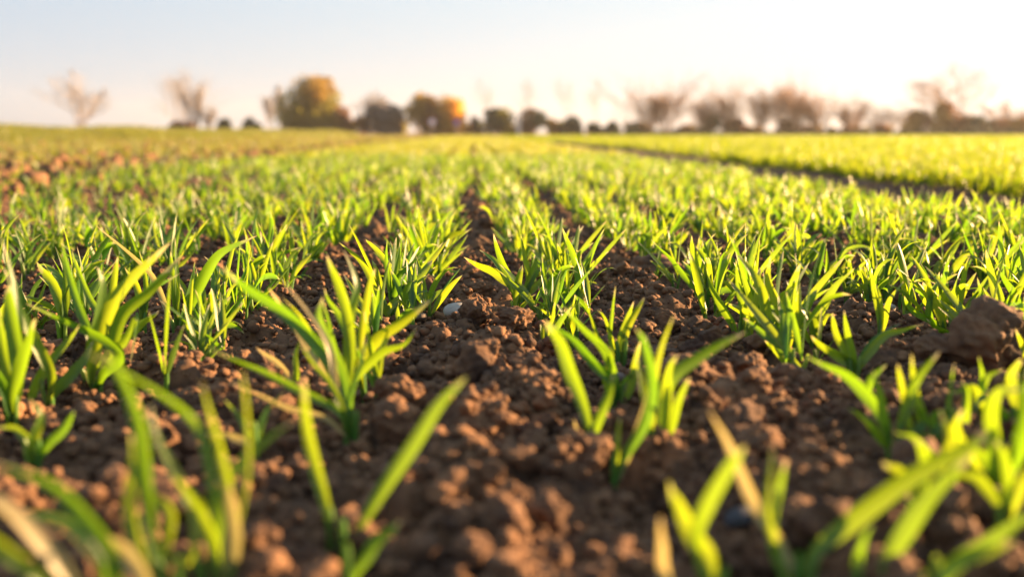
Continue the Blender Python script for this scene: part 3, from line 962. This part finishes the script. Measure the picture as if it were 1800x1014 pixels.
# --- prototypes for the rest of the individual plants
def make_proto(seed, look):
    rr = np.random.RandomState(seed)
    tall = {'tall': 1.2, 'short': 0.72}.get(look.split()[0], 1.0)
    lean = -1 if 'left' in look else (1 if 'right' in look else 0)
    root = bpy.data.objects.new('wheat_seedling', None)
    nst = rr.randint(1, 4)
    parts = []
    for k in range(nst):
        ox, oy = rr.normal(0, .005, 2)
        hg = rr.uniform(.014, .028)
        v_, f_, l_ = tube([(ox, oy, -.012), (ox, oy, 0), (ox * 1.3, oy * 1.3, hg * .6), (ox * 1.6, oy * 1.6, hg)], [.0025, .0025, .0022, .0014])
        me = npmesh('stem', v_, f_, attr={'lf': l_}); me.materials.append(STEM)
        parts.append(('stem', me))
        nb = rr.randint(2, 5)
        for j in range(nb):
            az = rr.uniform(0, 2 * math.pi)
            if j == 0 and lean:
                az = (0 if lean > 0 else math.pi) + rr.normal(0, .4)
            L = rr.uniform(.035, .092) * tall
            e0 = rr.uniform(R(66), R(90)) if not (j == 0 and lean) else rr.uniform(R(45), R(60))
            bend = rr.uniform(.0, .55) if rr.rand() < .78 else rr.uniform(.9, 2.2)
            v_, f_, l_ = blades(np.array([[ox, oy, rr.uniform(.0, .018)]]), np.array([az]), np.array([e0]), np.array([bend]), np.array([L]),
                                np.array([rr.uniform(.0045, .0120)]), np.array([rr.uniform(-1.6, 1.6)]), 12, 5, np.array([rr.rand()]),
                                np.array([rr.choice([0, .2, .8])]), np.array([rr.uniform(-1, 1)]))
            me = npmesh('leaf', v_, f_, attr={'lf': l_}); me.materials.append(LEAF)
            parts.append(('leaf', me))
    return parts


LOOKS = ['tall seedling leaning left', 'tall seedling leaning right', 'tall upright seedling', 'short seedling leaning left',
         'short seedling leaning right', 'short upright seedling', 'low spreading seedling leaning left', 'low spreading seedling leaning right',
         'upright seedling']
protos = [(LOOKS[k % 9], make_proto(900 + k, LOOKS[k % 9])) for k in range(27)]

# --- feet of every other plant, in rows
hx = np.array([(p[2], p[1]) for p in plants])
feet = []
for k in range(-60, 70):
    xr = ROW0 + k * ROWS
    if 1.42 < xr < 2.05:      # wheel tracks
        continue
    y = 1.12 if k in (0, 1) else (0.96 if abs(xr) < .55 else max(.5, abs(xr) / .95))
    if y > 9: continue
    sparse = 2.4 if xr < -2.6 else 1.0
    while y < 9.0:
        y += rs.uniform(.011, .052) * sparse * (0.85 if k > 1 else 1.0)
        x = xr + rs.normal() * (0.017 + 0.0070 * min(y, 4.5))
        az = math.atan2(x, y) - YAW
        if abs(math.tan(az)) > (0.85 if y < 3.5 else 0.68): continue
        if y < 2.4 and len(hx) and np.min((hx[:, 0] - x) ** 2 + (hx[:, 1] - y) ** 2) < (.03 if k in (0, 1) else .017) ** 2: continue
        if any((x - c[0]) ** 2 + (y - c[1]) ** 2 < (c[2] * .8) ** 2 for c in clod_list[:55]): continue
        if x < -1.0 and y > 2.3 and rs.rand() < (.85 if -2.62 < x < -1.95 else .25 + .5 * (vnoise(np.array(x * 2.), np.array(y * 1.2), 55) + .5)): continue
        feet.append((y, x, k))
feet.sort()
IND = 300 - len(HEROES)
seen = [f for f in feet if abs(math.tan(math.atan2(f[1], f[0]) - YAW)) < 0.545]
ind = seen[:IND]
inds = set(ind)
rest = [f for f in feet if f not in inds]


def row_name(k):
    if k <= 0:
        n = 1 - k; side = 'left'
    else:
        n = k; side = 'right'
    return '%s row %s of central strip' % (ORD[n - 1], side)


allrow = {}
for k, y, x, root in plants: allrow.setdefault(k, []).append(y)
for y, x, k in ind: allrow.setdefault(k, []).append(y)
for k in allrow: allrow[k].sort()
for i, (y, x, k) in enumerate(ind):
    look, parts = protos[rs.randint(len(protos))]
    o = empty('wheat_seedling', (x, y, float(height(x, y, False)) + .002))
    s = rs.uniform(.88, 1.25)
    o.scale = (s, s, s)
    o.rotation_euler = (0, 0, rs.uniform(-.45, .45))
    for nm, me in parts:
        link(bpy.data.objects.new(nm, me), o)
    n = allrow[k].index(y) + 1
    tag(o, '%s, %s from camera in %s' % (look, ordw(n), row_name(k)), 'seedling', 'young wheat seedlings standing in rows')


# --- the crop beyond: merged
def crop(name, ft, scale, nb, ns, nc, mat, label, wmul=1.0, hz=1.0, base=None, erange=(62, 90)):
    ft = np.asarray(ft)                 # (n,2) x,y
    n = len(ft)
    z = height(ft[:, 0], ft[:, 1], False) if base is None else base
    x = np.repeat(ft[:, 0], nb) + rs.normal(0, .006 * scale, n * nb)
    y = np.repeat(ft[:, 1], nb) + rs.normal(0, .006 * scale, n * nb)
    m = n * nb
    P0 = np.stack([x, y, np.repeat(z, nb)], -1)
    V, Fa, lf = blades(P0, rs.uniform(0, 6.283, m), np.radians(rs.uniform(erange[0], erange[1], m)),
                       np.where(rs.rand(m) < .75, rs.uniform(.0, .6, m), rs.uniform(.9, 2.2, m)),
                       rs.uniform(.04, .105, m) * hz, rs.uniform(.006, .012, m) * wmul, rs.uniform(-1.6, 1.6, m), ns, nc,
                       rs.rand(m), rs.choice([0, .3, .8], m), rs.uniform(-1.5, 1.5, m))
    o = npobj(name, V, Fa, mat, attr={'lf': lf})
    tag(o, label, 'crop', kind='stuff')
    return o


rest_c = [(x, y) for y, x, k in rest if x > -2.6 and x < 1.9]
rest_l = [(x, y) for y, x, k in rest if x <= -2.6]
rest_r = [(x, y) for y, x, k in rest if x >= 1.9]
crop('wheat_rows', rest_c, 1.0, 7, 7, 3, LEAF, 'rows of young wheat running to the distance between the two wheel tracks')


def scatter(x0, x1, y0, y1, dens, rowed=True, pw=1.0):
    """feet between x0..x1 (metres) and y0..y1, only where the camera's wedge can see"""
    out = []
    n = int(dens * (y1 ** 2 - y0 ** 2) * 0.68)
    y = np.sqrt(y0 ** 2 + (y1 ** 2 - y0 ** 2) * rs.rand(n))
    x = (rs.rand(n) * 2 - 1) * 0.68 * y + 0.04 * y
    if rowed:
        k = np.round((x - ROW0) / ROWS)
        x = k * ROWS + ROW0 + rs.normal(0, .02 + .0012 * y, n)
    ok = (x > x0) & (x < x1)
    return np.stack([x[ok], y[ok]], -1)


TL = -1.93
c1 = scatter(TL, 1.5, 9, 22, 70)
crop('wheat_rows', c1, 1.6, 6, 3, 3, FARLEAF, 'pale green middle rows of wheat converging towards the horizon', wmul=1.35)
c2 = scatter(TL, 1.5, 22, 80, 10)
crop('wheat_rows', c2, 5, 9, 2, 2, FARLEAF, 'farthest stretch of the middle wheat rows just under the bushes', wmul=3.0)
# left part, thinner, soil showing
crop('sparse_wheat', np.vstack([np.array(rest_l), scatter(-12, -2.3, 9, 22, 28)]), 1.4, 5, 4, 3, DRYLEAF,
     'thin uneven wheat on the left beyond the bare wheel track', wmul=1.2)
crop('sparse_wheat', scatter(-12, -2.3, 22, 80, 6), 5, 8, 2, 2, DRYLEAF, 'thin wheat on the far left below the grassy verge', wmul=2.6)
# right part, lush and yellow
crop('lush_wheat', np.vstack([np.array(rest_r)] + [scatter(2.08, 9, 3.5, 9, 75)]), 1.1, 7, 5, 3, LUSH,
     'dense yellow-green wheat on the right beyond the dark wheel track', wmul=1.15, hz=1.12)
crop('lush_wheat', scatter(2.3, 40, 9, 26, 70), 2, 6, 3, 2, LUSH, 'dense yellow-green wheat in the middle distance on the right', wmul=1.7, hz=1.12)
crop('lush_wheat', scatter(1.5, 60, 26, 84, 10), 6, 10, 2, 2, LUSH, 'smooth yellow-green far part of the right field', wmul=4.0, hz=1.12)

# clods in the wheel tracks and the left part
cx_ = []
m = 5500
yy = 3.2 + 60 * rs.rand(m) ** 2.2
xx = np.where(rs.rand(m) < .35, -2.27 + rs.normal(0, .2, m), -2.4 - 10 * rs.rand(m) ** 1.3)
ok = np.abs(xx) < .62 * yy
xx, yy = xx[ok], yy[ok]
base = [lumpy(2, 700 + i * 13) for i in range(8)]
BV = np.stack([b[0] for b in base]); Fb = base[0][1]
rr_ = 0.012 + 0.055 * rs.rand(len(xx)) ** 2.8
B = BV[rs.randint(0, 8, len(xx))] * rr_[:, None, None]
B[..., 0] += xx[:, None]; B[..., 1] += yy[:, None]; B[..., 2] += (height(xx, yy, False) + rr_ * .5)[:, None]
tc = npobj('track_clods', B.reshape(-1, 3), (Fb[None] + (np.arange(len(xx)) * BV.shape[1])[:, None, None]).reshape(-1, 3), CLOD)
tag(tc, 'orange lit clods strewn along the left wheel track and the thin crop', 'soil', kind='stuff')

# grassy verge on the left
n = 34000
y = 14 + 90 * rs.rand(n) ** 1.3
x = -11.7 - 8 * rs.rand(n) ** 1.5
ok = np.abs(x) < .66 * y
vx, vy = x[ok], y[ok]
gr = np.clip(1 + 1.6 * vnoise(vx * .5, vy * .35, 88) + .8 * vnoise(vx * 1.7, vy * 1.2, 89), .3, 2.2)
nb = 9
P0 = np.stack([np.repeat(vx, nb) + rs.normal(0, .10, len(vx) * nb), np.repeat(vy, nb) + rs.normal(0, .10, len(vx) * nb), np.repeat(height(vx, vy, False), nb)], -1)
m = len(P0)
Vv, Ff, lf = blades(P0, rs.uniform(0, 6.283, m), np.radians(rs.uniform(45, 88, m)), rs.uniform(.2, 1.4, m), rs.uniform(.08, .24, m) * np.repeat(gr, nb),
                    rs.uniform(.012, .03, m), rs.uniform(-1, 1, m), 3, 2, rs.rand(m), np.zeros(m), rs.uniform(-1.5, 1.5, m))
vg = npobj('verge_grass', Vv, Ff, VERGE, attr={'lf': lf})
tag(vg, 'low bank of rough grass and weeds along the left edge of the field', 'grass', kind='stuff')

# ------------------------------------------------------------------ trees
BARK = simple_mat('bark', (0.09, 0.06, 0.04), (0.20, 0.13, 0.09), 0.9, 2.0)
TWIG = simple_mat('twigs', (0.30, 0.17, 0.10), (0.46, 0.28, 0.17), 0.8, 1.0)  # twig colour lightened to carry the haze
TWIGP = simple_mat('pale_twigs', (0.24, 0.21, 0.20), (0.36, 0.31, 0.28), 0.8, 1.0)
AUT = simple_mat('autumn_leaves', (0.20, 0.14, 0.03), (0.36, 0.24, 0.05), 0.7, .7, (0.42, 0.27, 0.05))
GOLD = simple_mat('golden_leaves', (0.42, 0.22, 0.03), (0.62, 0.36, 0.04), 0.7, .7, (0.85, 0.48, 0.05))
OLIVE = simple_mat('olive_leaves', (0.08, 0.075, 0.012), (0.24, 0.19, 0.03), 0.7, .7, (0.35, 0.33, 0.04))
EVER = simple_mat('evergreen_leaves', (0.020, 0.040, 0.020), (0.05, 0.075, 0.035), 0.7, .9)
BLUE = simple_mat('blue_grey_leaves', (0.06, 0.07, 0.075), (0.12, 0.125, 0.13), 0.8, .9)
BROWNL = simple_mat('brown_leaves', (0.10, 0.055, 0.03), (0.20, 0.12, 0.06), 0.8, .9, (0.3, 0.13, 0.05))


def segs_mesh(segs, sides=4):
    segs = np.array(segs)           # (n, 8): p0 p1 r0 r1
    n = len(segs)
    a_, b_ = segs[:, :3], segs[:, 3:6]
    T = b_ - a_; T /= np.linalg.norm(T, axis=1)[:, None] + 1e-9
    ref = np.where(np.abs(T[:, 2:3]) > .9, np.array([[1.0, 0, 0]]), np.array([[0, 0, 1.0]]))
    A = np.cross(T, ref); A /= np.linalg.norm(A, axis=1)[:, None]
    B = np.cross(T, A)
    an = np.linspace(0, 2 * math.pi, sides, endpoint=False)
    ring = A[:, None] * np.cos(an)[None, :, None] + B[:, None] * np.sin(an)[None, :, None]
    V = np.concatenate([a_[:, None] + ring * segs[:, 6][:, None, None], b_[:, None] + ring * segs[:, 7][:, None, None]], 1)
    f = np.array([(j, (j + 1) % sides, sides + (j + 1) % sides, sides + j) for j in range(sides)])
    return V.reshape(-1, 3), (f[None] + (np.arange(n) * 2 * sides)[:, None, None]).reshape(-1, 4)


def grow(rr, p, d, L, r, lvl, maxl, out, spread, up):
    """a limb that tapers and throws side limbs along its length"""
    k = (7, 5, 4, 3, 2)[min(lvl, 4)]
    for i in range(k):
        nd = d + rr.normal(0, .16 if lvl else .07, 3) + np.array([0, 0, up * .10]); nd /= np.linalg.norm(nd)
        q = p + nd * L / k
        r2 = r * (1 - .75 / k)
        out.append((lvl, (*p, *q, r, r2)))
        p, d, r = q, nd, r2
        if lvl < maxl and not (lvl == 0 and i < 1):
            for _ in range(2 if lvl < 2 else rr.randint(1, 3)):
                s = rr.normal(0, 1, 3); s -= d * s.dot(d); s /= np.linalg.norm(s) + 1e-9
                an = spread * rr.uniform(.7, 1.35)
                b = d * math.cos(an) + s * math.sin(an); b /= np.linalg.norm(b)
                grow(rr, p, b, L * rr.uniform(.50, .78) * (1 - .72 * i / k), r * .6, lvl + 1, maxl, out, spread, up)


def px_place(u, D):
    """a point on the ground at distance D seen at column u"""
    d = ray(u, HOR)
    x, y = d.x / d.y * D, D
    return x, y


def bare_tree(u, toppx, D, label, seed, stems=1, spread=.55, up=1.0, mat=TWIG, width=None, r0=.085, maxl=5, twig=1.0, shoots=0):
    x, y = px_place(u, D)
    Hh = (HOR + 2 - toppx) / F * D
    rr = np.random.RandomState(seed)
    root = empty('bare_tree', (x, y, -.05))
    tag(root, label, 'tree', 'bare trees along the far edge of the field')
    out = []
    for s in range(stems):
        d = np.array([rr.normal(0, .22 if stems > 1 else .04), rr.normal(0, .15), 1.0]); d /= np.linalg.norm(d)
        grow(rr, np.array([rr.normal(0, .04) * (stems > 1), 0, 0.0]), d, Hh * .75 * rr.uniform(.7, 1), r0, 0, 2 if stems > 2 else 3, out, spread, up)
    for _ in range(shoots):         # thin upright shoots from the foot
        d = np.array([rr.normal(0, .20), rr.normal(0, .15), 1.0]); d /= np.linalg.norm(d)
        grow(rr, np.array([rr.normal(0, .05), 0, 0.0]), d, Hh * rr.uniform(.55, 1.05), .03, 2, 3, out, .22, 1.5)
    zmax = np.percentile([o_[1][5] for o_ in out], 96) if shoots else max(o_[1][5] for o_ in out)
    sc = Hh / zmax
    sx = sc
    if width:
        ext = np.percentile([abs(o_[1][3]) for o_ in out], 95)
        sx = (width / 2 / F * D) / ext
    lo = [o_[1] for o_ in out if o_[0] <= 0]; hi = [o_[1] for o_ in out if o_[0] > 0]
    for nm, sg, mt, mn in (('trunk', lo, BARK, .09 * min(1, width / 60 if width else 1) * (1 if twig > .5 else .4)), ('crown', hi, mat, .020 * twig)):
        a_ = np.array(sg)
        a_[:, [0, 3]] *= sx; a_[:, [1, 4]] *= sx; a_[:, [2, 5]] *= sc
        a_[:, 6:] = np.maximum(a_[:, 6:] * sc, mn)
        v_, f_ = segs_mesh(a_)
        npobj(nm, v_, f_, mt, root, smooth=True)
    return root


def leafy(u, toppx, wpx, D, label, seed, mats, name='bush', n=2600, leaf=.16, cat='bush', lobes=None, group='bushes along the far edge of the field', shear=0.0):
    x, y = px_place(u, D)
    Hh = (HOR + 3 - toppx) / F * D
    Wd = wpx / F * D
    rr = np.random.RandomState(seed)
    root = empty(name, (x, y, -.03))
    tag(root, label, cat, group)
    out = []
    for s in range(5):
        d = np.array([rr.normal(0, .45), rr.normal(0, .4), 1.0]); d /= np.linalg.norm(d)
        grow(rr, np.array([rr.normal(0, Wd * .07), rr.normal(0, .1), 0.0]), d, Hh * .45, Hh * .012 + .02, 1, 3, out, .5, .6)
    a_ = np.array([o_[1] for o_ in out]); 
    a_[:, [2, 5]] *= min(1, .95 * Hh / a_[:, 5].max())
    v_, f_ = segs_mesh(a_)
    npobj('trunk', v_, f_, BARK, root)
    # lobes of leaf clumps
    nl = lobes or 14
    cs = []
    for i in range(nl):
        an = rr.uniform(0, 6.283); rad = math.sqrt(rr.rand())
        hz = rr.uniform(.18, .86)
        lim = math.sqrt(max(0.05, 1 - max(0, (hz - .35) / .65) ** 2))
        cs.append((math.cos(an) * rad * Wd * .46 * lim + shear * hz * Wd, math.sin(an) * rad * Wd * .33 * lim, hz * Hh, rr.uniform(.20, .32) * min(Wd, Hh * 1.3)))
    cs = np.array(cs)
    per = n // len(mats)
    mesh_sets = []
    for mi, mt in enumerate(mats):
        sel = rr.randint(0, nl, per)
        if len(mats) > 1:           # each kind of leaf sits on its own lobes
            own = np.arange(nl)[np.argsort(cs[:, 2 if name == 'leafy_tree' else 0])]
            h_ = len(own) // len(mats)
            own = own[mi * h_:(mi + 1) * h_ + 1]
            sel = own[rr.randint(0, len(own), per)]
        dv = rr.normal(size=(per, 3)); dv /= np.linalg.norm(dv, axis=1)[:, None]
        P = cs[sel, :3] + dv * cs[sel, 3:4] * (rr.uniform(.3, 1.12, (per, 1)) ** .6)
        P[:, 2] = np.abs(P[:, 2]) + .02
        A = rr.normal(size=(per, 3)); A /= np.linalg.norm(A, axis=1)[:, None]
        B = np.cross(A, rr.normal(size=(per, 3))); B /= np.linalg.norm(B, axis=1)[:, None]
        s = leaf * 1.6 * rr.uniform(.5, 1.3, (per, 1))
        Vq = np.stack([P - A * s, P - B * s * .6, P + A * s, P + B * s * .6], 1).reshape(-1, 3)
        mesh_sets.append((Vq, np.arange(per * 4).reshape(-1, 4), mt))
    Vt = np.concatenate([m_[0] for m_ in mesh_sets])
    Ft = []; o0 = 0
    for m_ in mesh_sets:
        Ft.append(m_[1] + o0); o0 += len(m_[0])
    me = npmesh('crown', Vt, np.concatenate(Ft), False)
    for m_ in mesh_sets: me.materials.append(m_[2])
    mi_ = np.concatenate([np.full(len(m_[1]), i) for i, m_ in enumerate(mesh_sets)]).astype(np.int32)
    me.polygons.foreach_set('material_index', mi_)
    link(bpy.data.objects.new('crown', me), root)
    return root


TD = 130.0
bare_tree(138, 122, TD, 'lone bare tree with a forked crown at the far left', 1, 3, .42, 1.0, width=92, mat=TWIGP, r0=.12)
bare_tree(312, 118, TD + 60, 'very pale tall bare tree far left, behind the browner one', 2, 3, .42, 1.0, TWIGP, width=80, r0=.06)
bare_tree(345, 152, TD, 'small brown bare tree right of the very pale tall one', 3, 3, .4, 1.2, TWIGP, width=46, shoots=6)
bare_tree(370, 185, TD, 'short bare shrub-like tree right of the small brown one', 4, 3, .45, 1.0, TWIGP, width=22, r0=.05)
leafy(318, 212, 40, TD, 'low brown scrub under the small brown bare tree', 5, [BROWNL], n=900)
leafy(396, 212, 24, TD, 'small dark low bush, left of the pair before the big olive tree', 6, [EVER], n=700)
leafy(442, 208, 30, TD, 'small dark low bush, right of the pair before the big olive tree', 7, [EVER], n=800)
bare_tree(472, 170, TD + 40, 'faint thin bare tree left of the big olive tree', 8, 1, .35, 1.4, TWIGP, width=24)
bare_tree(494, 150, TD + 40, 'faint thin bare tree touching the left side of the big olive tree', 9, 1, .35, 1.4, TWIGP, width=22)
leafy(545, 142, 90, TD, 'big tree with olive green lower crown and orange-brown top, left of centre', 10, [OLIVE, OLIVE, OLIVE, AUT], 'leafy_tree', 7000, .17, 'tree', 44, 'leafy trees along the far edge of the field', .10)
leafy(588, 190, 44, TD, 'orange-brown bush leaning on the right side of the big olive tree', 11, [AUT, BROWNL], n=1600)
bare_tree(668, 160, TD + 50, 'faint bare tree standing behind the blue-grey shrub', 12, 2, .5, 1.0, TWIGP, width=56)
leafy(678, 190, 70, TD, 'dark blue-grey rounded shrub left of the golden bush', 13, [BLUE], n=2600)
leafy(640, 205, 26, TD, 'little brown bush left of the blue-grey shrub', 14, [BROWNL], n=700)
leafy(750, 174, 76, TD, 'brown-orange left half of the golden thicket in the centre', 15, [AUT, BROWNL], n=4600, lobes=22)
leafy(792, 178, 62, TD - 1, 'bright golden-orange bush with yellow foot right of the brown-orange one', 16, [AUT, GOLD, GOLD], n=4200, lobes=16)
leafy(838, 205, 22, TD, 'small blue-green shrub between the golden bush and dark green bush', 17, [BLUE, EVER], n=700)
leafy(875, 194, 52, TD, 'dark green bush with a brown right flank left of the pale post', 18, [EVER, EVER, OLIVE], n=2800)
leafy(938, 196, 42, TD, 'dark red-brown bush right of the pale post', 19, [BROWNL, EVER], n=2200)
leafy(970, 210, 24, TD, 'small light brown bush right of the dark red-brown one', 20, [AUT, BROWNL], n=700)
for i, (u, tp, wd) in enumerate([(1008, 210, 36), (1045, 214, 24), (1075, 216, 26), (1108, 217, 34)]):
    leafy(u, tp, wd, TD, 'low dark evergreen bush, %s of the four right of the brown bushes' % ORD[i], 21 + i, [EVER], n=1200)
for i, (u, tp) in enumerate([(862, 135), (938, 128), (1000, 132), (1052, 135)]):
    bare_tree(u, tp, TD + 130, 'very faint tall bare tree far behind, %s of four over the dark bushes' % ORD[i], 30 + i, 2, .22, 1.6, TWIGP, width=50, r0=.02, twig=.12)
bare_tree(1140, 165, TD, 'bare tree leaning left, left half of the pair right of the dark bushes', 40, 3, .26, 1.6, width=71, shoots=22)
bare_tree(1172, 148, TD, 'taller bare tree leaning right, right half of the pair right of the dark bushes', 41, 3, .26, 1.6, width=103, shoots=22)
bare_tree(1232, 175, TD, 'thin bare tree just left of the round dark bush', 42, 3, .26, 1.6, width=48, shoots=22)
leafy(1248, 203, 36, TD, 'round dark brown bush at the left end of the bare tree row', 43, [BROWNL, EVER], n=1500)
bare_tree(1285, 158, TD, 'bare tree right of the round dark bush with a dark shrubby base', 44, 3, .26, 1.6, width=65, shoots=22)
leafy(1288, 208, 34, TD, 'dark shrub at the base of the second tree of the bare row', 45, [BROWNL], n=1100)
bare_tree(1335, 160, TD, 'slender bare tree in the middle of the bare tree row', 46, 3, .26, 1.6, width=57, shoots=22)
bare_tree(1376, 152, TD, 'dense dark bare tree, the tallest of the bare tree row', 47, 3, .26, 1.6, width=80, shoots=22)
leafy(1382, 212, 30, TD, 'low dark shrub under the tallest bare row tree', 48, [BROWNL], n=800)
bare_tree(1405, 165, TD, 'bare tree touching the right side of the tallest bare row tree', 49, 3, .26, 1.6, width=51, shoots=22)
bare_tree(1442, 172, TD, 'small round bare tree with a gap on either side', 50, 3, .26, 1.6, width=65, shoots=22)
bare_tree(1496, 178, TD, 'small bare tree standing alone in the low part of the row', 51, 3, .26, 1.6, width=57, shoots=22)
bare_tree(1540, 185, TD + 40, 'pale bare tree, left of two in the low gap before the big one', 52, 3, .5, 1.0, TWIGP, width=62)
bare_tree(1580, 185, TD + 40, 'pale bare tree, right of two in the low gap before the big one', 53, 3, .5, 1.0, TWIGP, width=62)
leafy(1612, 196, 50, TD, 'orange-brown thicket left of the big bare tree', 54, [AUT, BROWNL], n=1600)
leafy(1655, 184, 52, TD, 'second orange-brown thicket against the big bare tree', 55, [AUT, BROWNL], n=1700)
bare_tree(1704, 106, TD, 'biggest spreading bare tree at the right', 56, 3, .6, .7, width=187, r0=.10, maxl=5)
leafy(1706, 205, 70, TD, 'dark scrub at the foot of the biggest bare tree', 57, [BROWNL, EVER], n=2000)
bare_tree(1768, 175, TD, 'bare tree between the biggest one and the right edge', 58, 3, .5, 1.0, width=75)
leafy(1792, 205, 50, TD, 'orange-brown bush cut by the right edge', 59, [AUT, BROWNL], n=1500)

for i, (u, tp, wd) in enumerate([(1128, 222, 50), (1200, 222, 60), (1320, 222, 70), (1430, 220, 80), (1500, 220, 70), (1560, 220, 80), (1755, 212, 60)]):
    leafy(u, tp, wd, TD + 3, 'low thin brown scrub, %s of seven patches filling gaps under the bare trees' % ORD[i], 70 + i, [BROWNL, AUT], n=1700)
for i, (u, tp, wd) in enumerate([(905, 218, 46), (985, 218, 50), (1060, 221, 70), (1125, 218, 44), (828, 218, 40), (706, 216, 44), (622, 214, 44)]):
    leafy(u, tp, wd, TD + 4, 'low brown hedge growth %s' % ['between the pale post and its neighbours', 'right of the red-brown bush', 'behind the four dark bushes', 'right of the four dark bushes', 'right of the golden bush', 'between blue-grey shrub and golden thicket', 'between the olive tree and blue-grey shrub'][i], 90 + i, [BROWNL, OLIVE], n=1000)

# dark hedge bottom / ditch bank along the far right edge of the field
n = 9000
hx_ = rs.uniform(13, 64, n); hy_ = 90 + rs.normal(0, .8, n)
P = np.stack([hx_, hy_, np.abs(rs.normal(0, .24, n)) * (1 + vnoise(hx_ * .6, hy_ * 0, 3))], 1)
A = rs.normal(size=(n, 3)); A /= np.linalg.norm(A, axis=1)[:, None]
B = np.cross(A, rs.normal(size=(n, 3))); B /= np.linalg.norm(B, axis=1)[:, None]
s = .12 * rs.uniform(.5, 1.3, (n, 1))
hd = npobj('low_hedge', np.stack([P - A * s, P - B * s * .6, P + A * s, P + B * s * .6], 1).reshape(-1, 3), np.arange(n * 4).reshape(-1, 4), EVER, smooth=False)
tag(hd, 'dark knee-high hedge along the far right edge of the field', 'hedge')

# ------------------------------------------------------------------ signs and post
SIGNW = simple_mat('sign_white', (0.70, 0.70, 0.74), (0.80, 0.80, 0.82), 0.4)
SIGNR = simple_mat('sign_red', (0.45, 0.03, 0.04), (0.55, 0.05, 0.05), 0.4)
SIGNB = simple_mat('sign_blue', (0.12, 0.12, 0.45), (0.18, 0.16, 0.50), 0.4)
METAL = simple_mat('galvanised', (0.35, 0.35, 0.35), (0.45, 0.45, 0.45), 0.5)
CONC = simple_mat('pale_concrete', (0.50, 0.44, 0.38), (0.66, 0.58, 0.50), 0.9)


def disc(r, th, y, z, n=28, ring=0.0):
    an = np.linspace(0, 2 * math.pi, n, endpoint=False)
    V = []
    for yy_ in (y - th / 2, y + th / 2):
        for a_ in an: V.append((r * math.cos(a_), yy_, z + r * math.sin(a_)))
    c0 = len(V); V.append((0, y - th / 2, z)); V.append((0, y + th / 2, z))
    f = []
    for j in range(n):
        k = (j + 1) % n
        f.append((j, k, n + k, n + j)); f.append((c0, k, j, c0)); f.append((c0 + 1, n + j, n + k, c0 + 1))
    return np.array(V), [tuple(dict.fromkeys(q)) for q in f]


def pyobj(name, V, Fl, mat, parent):
    me = bpy.data.meshes.new(name)
    me.from_pydata([tuple(map(float, v_)) for v_ in V], [], Fl)
    me.materials.append(mat)
    return link(bpy.data.objects.new(name, me), parent)


def road_sign(u, vc, D, r, label, face):
    x, y = px_place(u, D)
    zc = H + (HOR - vc) / F * D
    root = empty('road_sign', (x, y, 0))
    tag(root, label, 'road sign', 'round road signs before the golden thicket')
    v_, f_, _ = tube([(0, 0, 0), (0, 0, zc * .5), (0, 0, zc + r * .6)], [.035, .035, .035], 10)
    npobj('pole', v_, f_, METAL, root)
    V_, F_ = disc(r, .02, -.06, zc); pyobj('rim', V_, F_, SIGNR, root)
    V_, F_ = disc(r * .78, .02, -.075, zc); pyobj('sign_face', V_, F_, face, root)


road_sign(760, 215, 112, .42, 'round white road sign with red rim in front of the brown-orange thicket', SIGNW)
road_sign(803, 216, 116, .40, 'round violet-blue road sign with red rim in front of the golden bush', SIGNB)

x, y = px_place(912, 105)
root = empty('marker_post', (x, y, 0))
tag(root, 'pale upright post glowing orange in the sun between two dark bushes', 'post')
hh = H + (HOR - 208) / F * 105


def boxv(x0, x1, y0, y1, z0, z1):
    V_ = [(x0, y0, z0), (x1, y0, z0), (x1, y1, z0), (x0, y1, z0), (x0, y0, z1), (x1, y0, z1), (x1, y1, z1), (x0, y1, z1)]
    return V_, [(0, 3, 2, 1), (4, 5, 6, 7), (0, 1, 5, 4), (1, 2, 6, 5), (2, 3, 7, 6), (3, 0, 4, 7)]


V_, F_ = boxv(-.22, .22, -.22, .22, 0, hh); pyobj('shaft', V_, F_, CONC, root)
V_, F_ = boxv(-.27, .27, -.27, .27, hh + .001, hh + .09); pyobj('cap', V_, F_, CONC, root)

# ------------------------------------------------------------------ evening air
hz, ht, ho = newmat('evening_haze')
pv = ht.nodes.new('ShaderNodeVolumePrincipled')
pv.inputs['Color'].default_value = (1.0, 0.95, 0.92, 1)
pv.inputs['Density'].default_value = HAZE
pv.inputs['Anisotropy'].default_value = 0.3
ht.links.new(pv.outputs[0], ho.inputs['Volume'])
V_, F_ = boxv(-300, 300, -41, 950, -1.5, 26)
hb = pyobj('haze', V_, F_, hz, None)
tag(hb, 'thin warm evening haze over the field', 'haze', kind='stuff')

print('objects', len(bpy.data.objects), 'plants', len(plants) + len(ind), 'rest', len(rest))
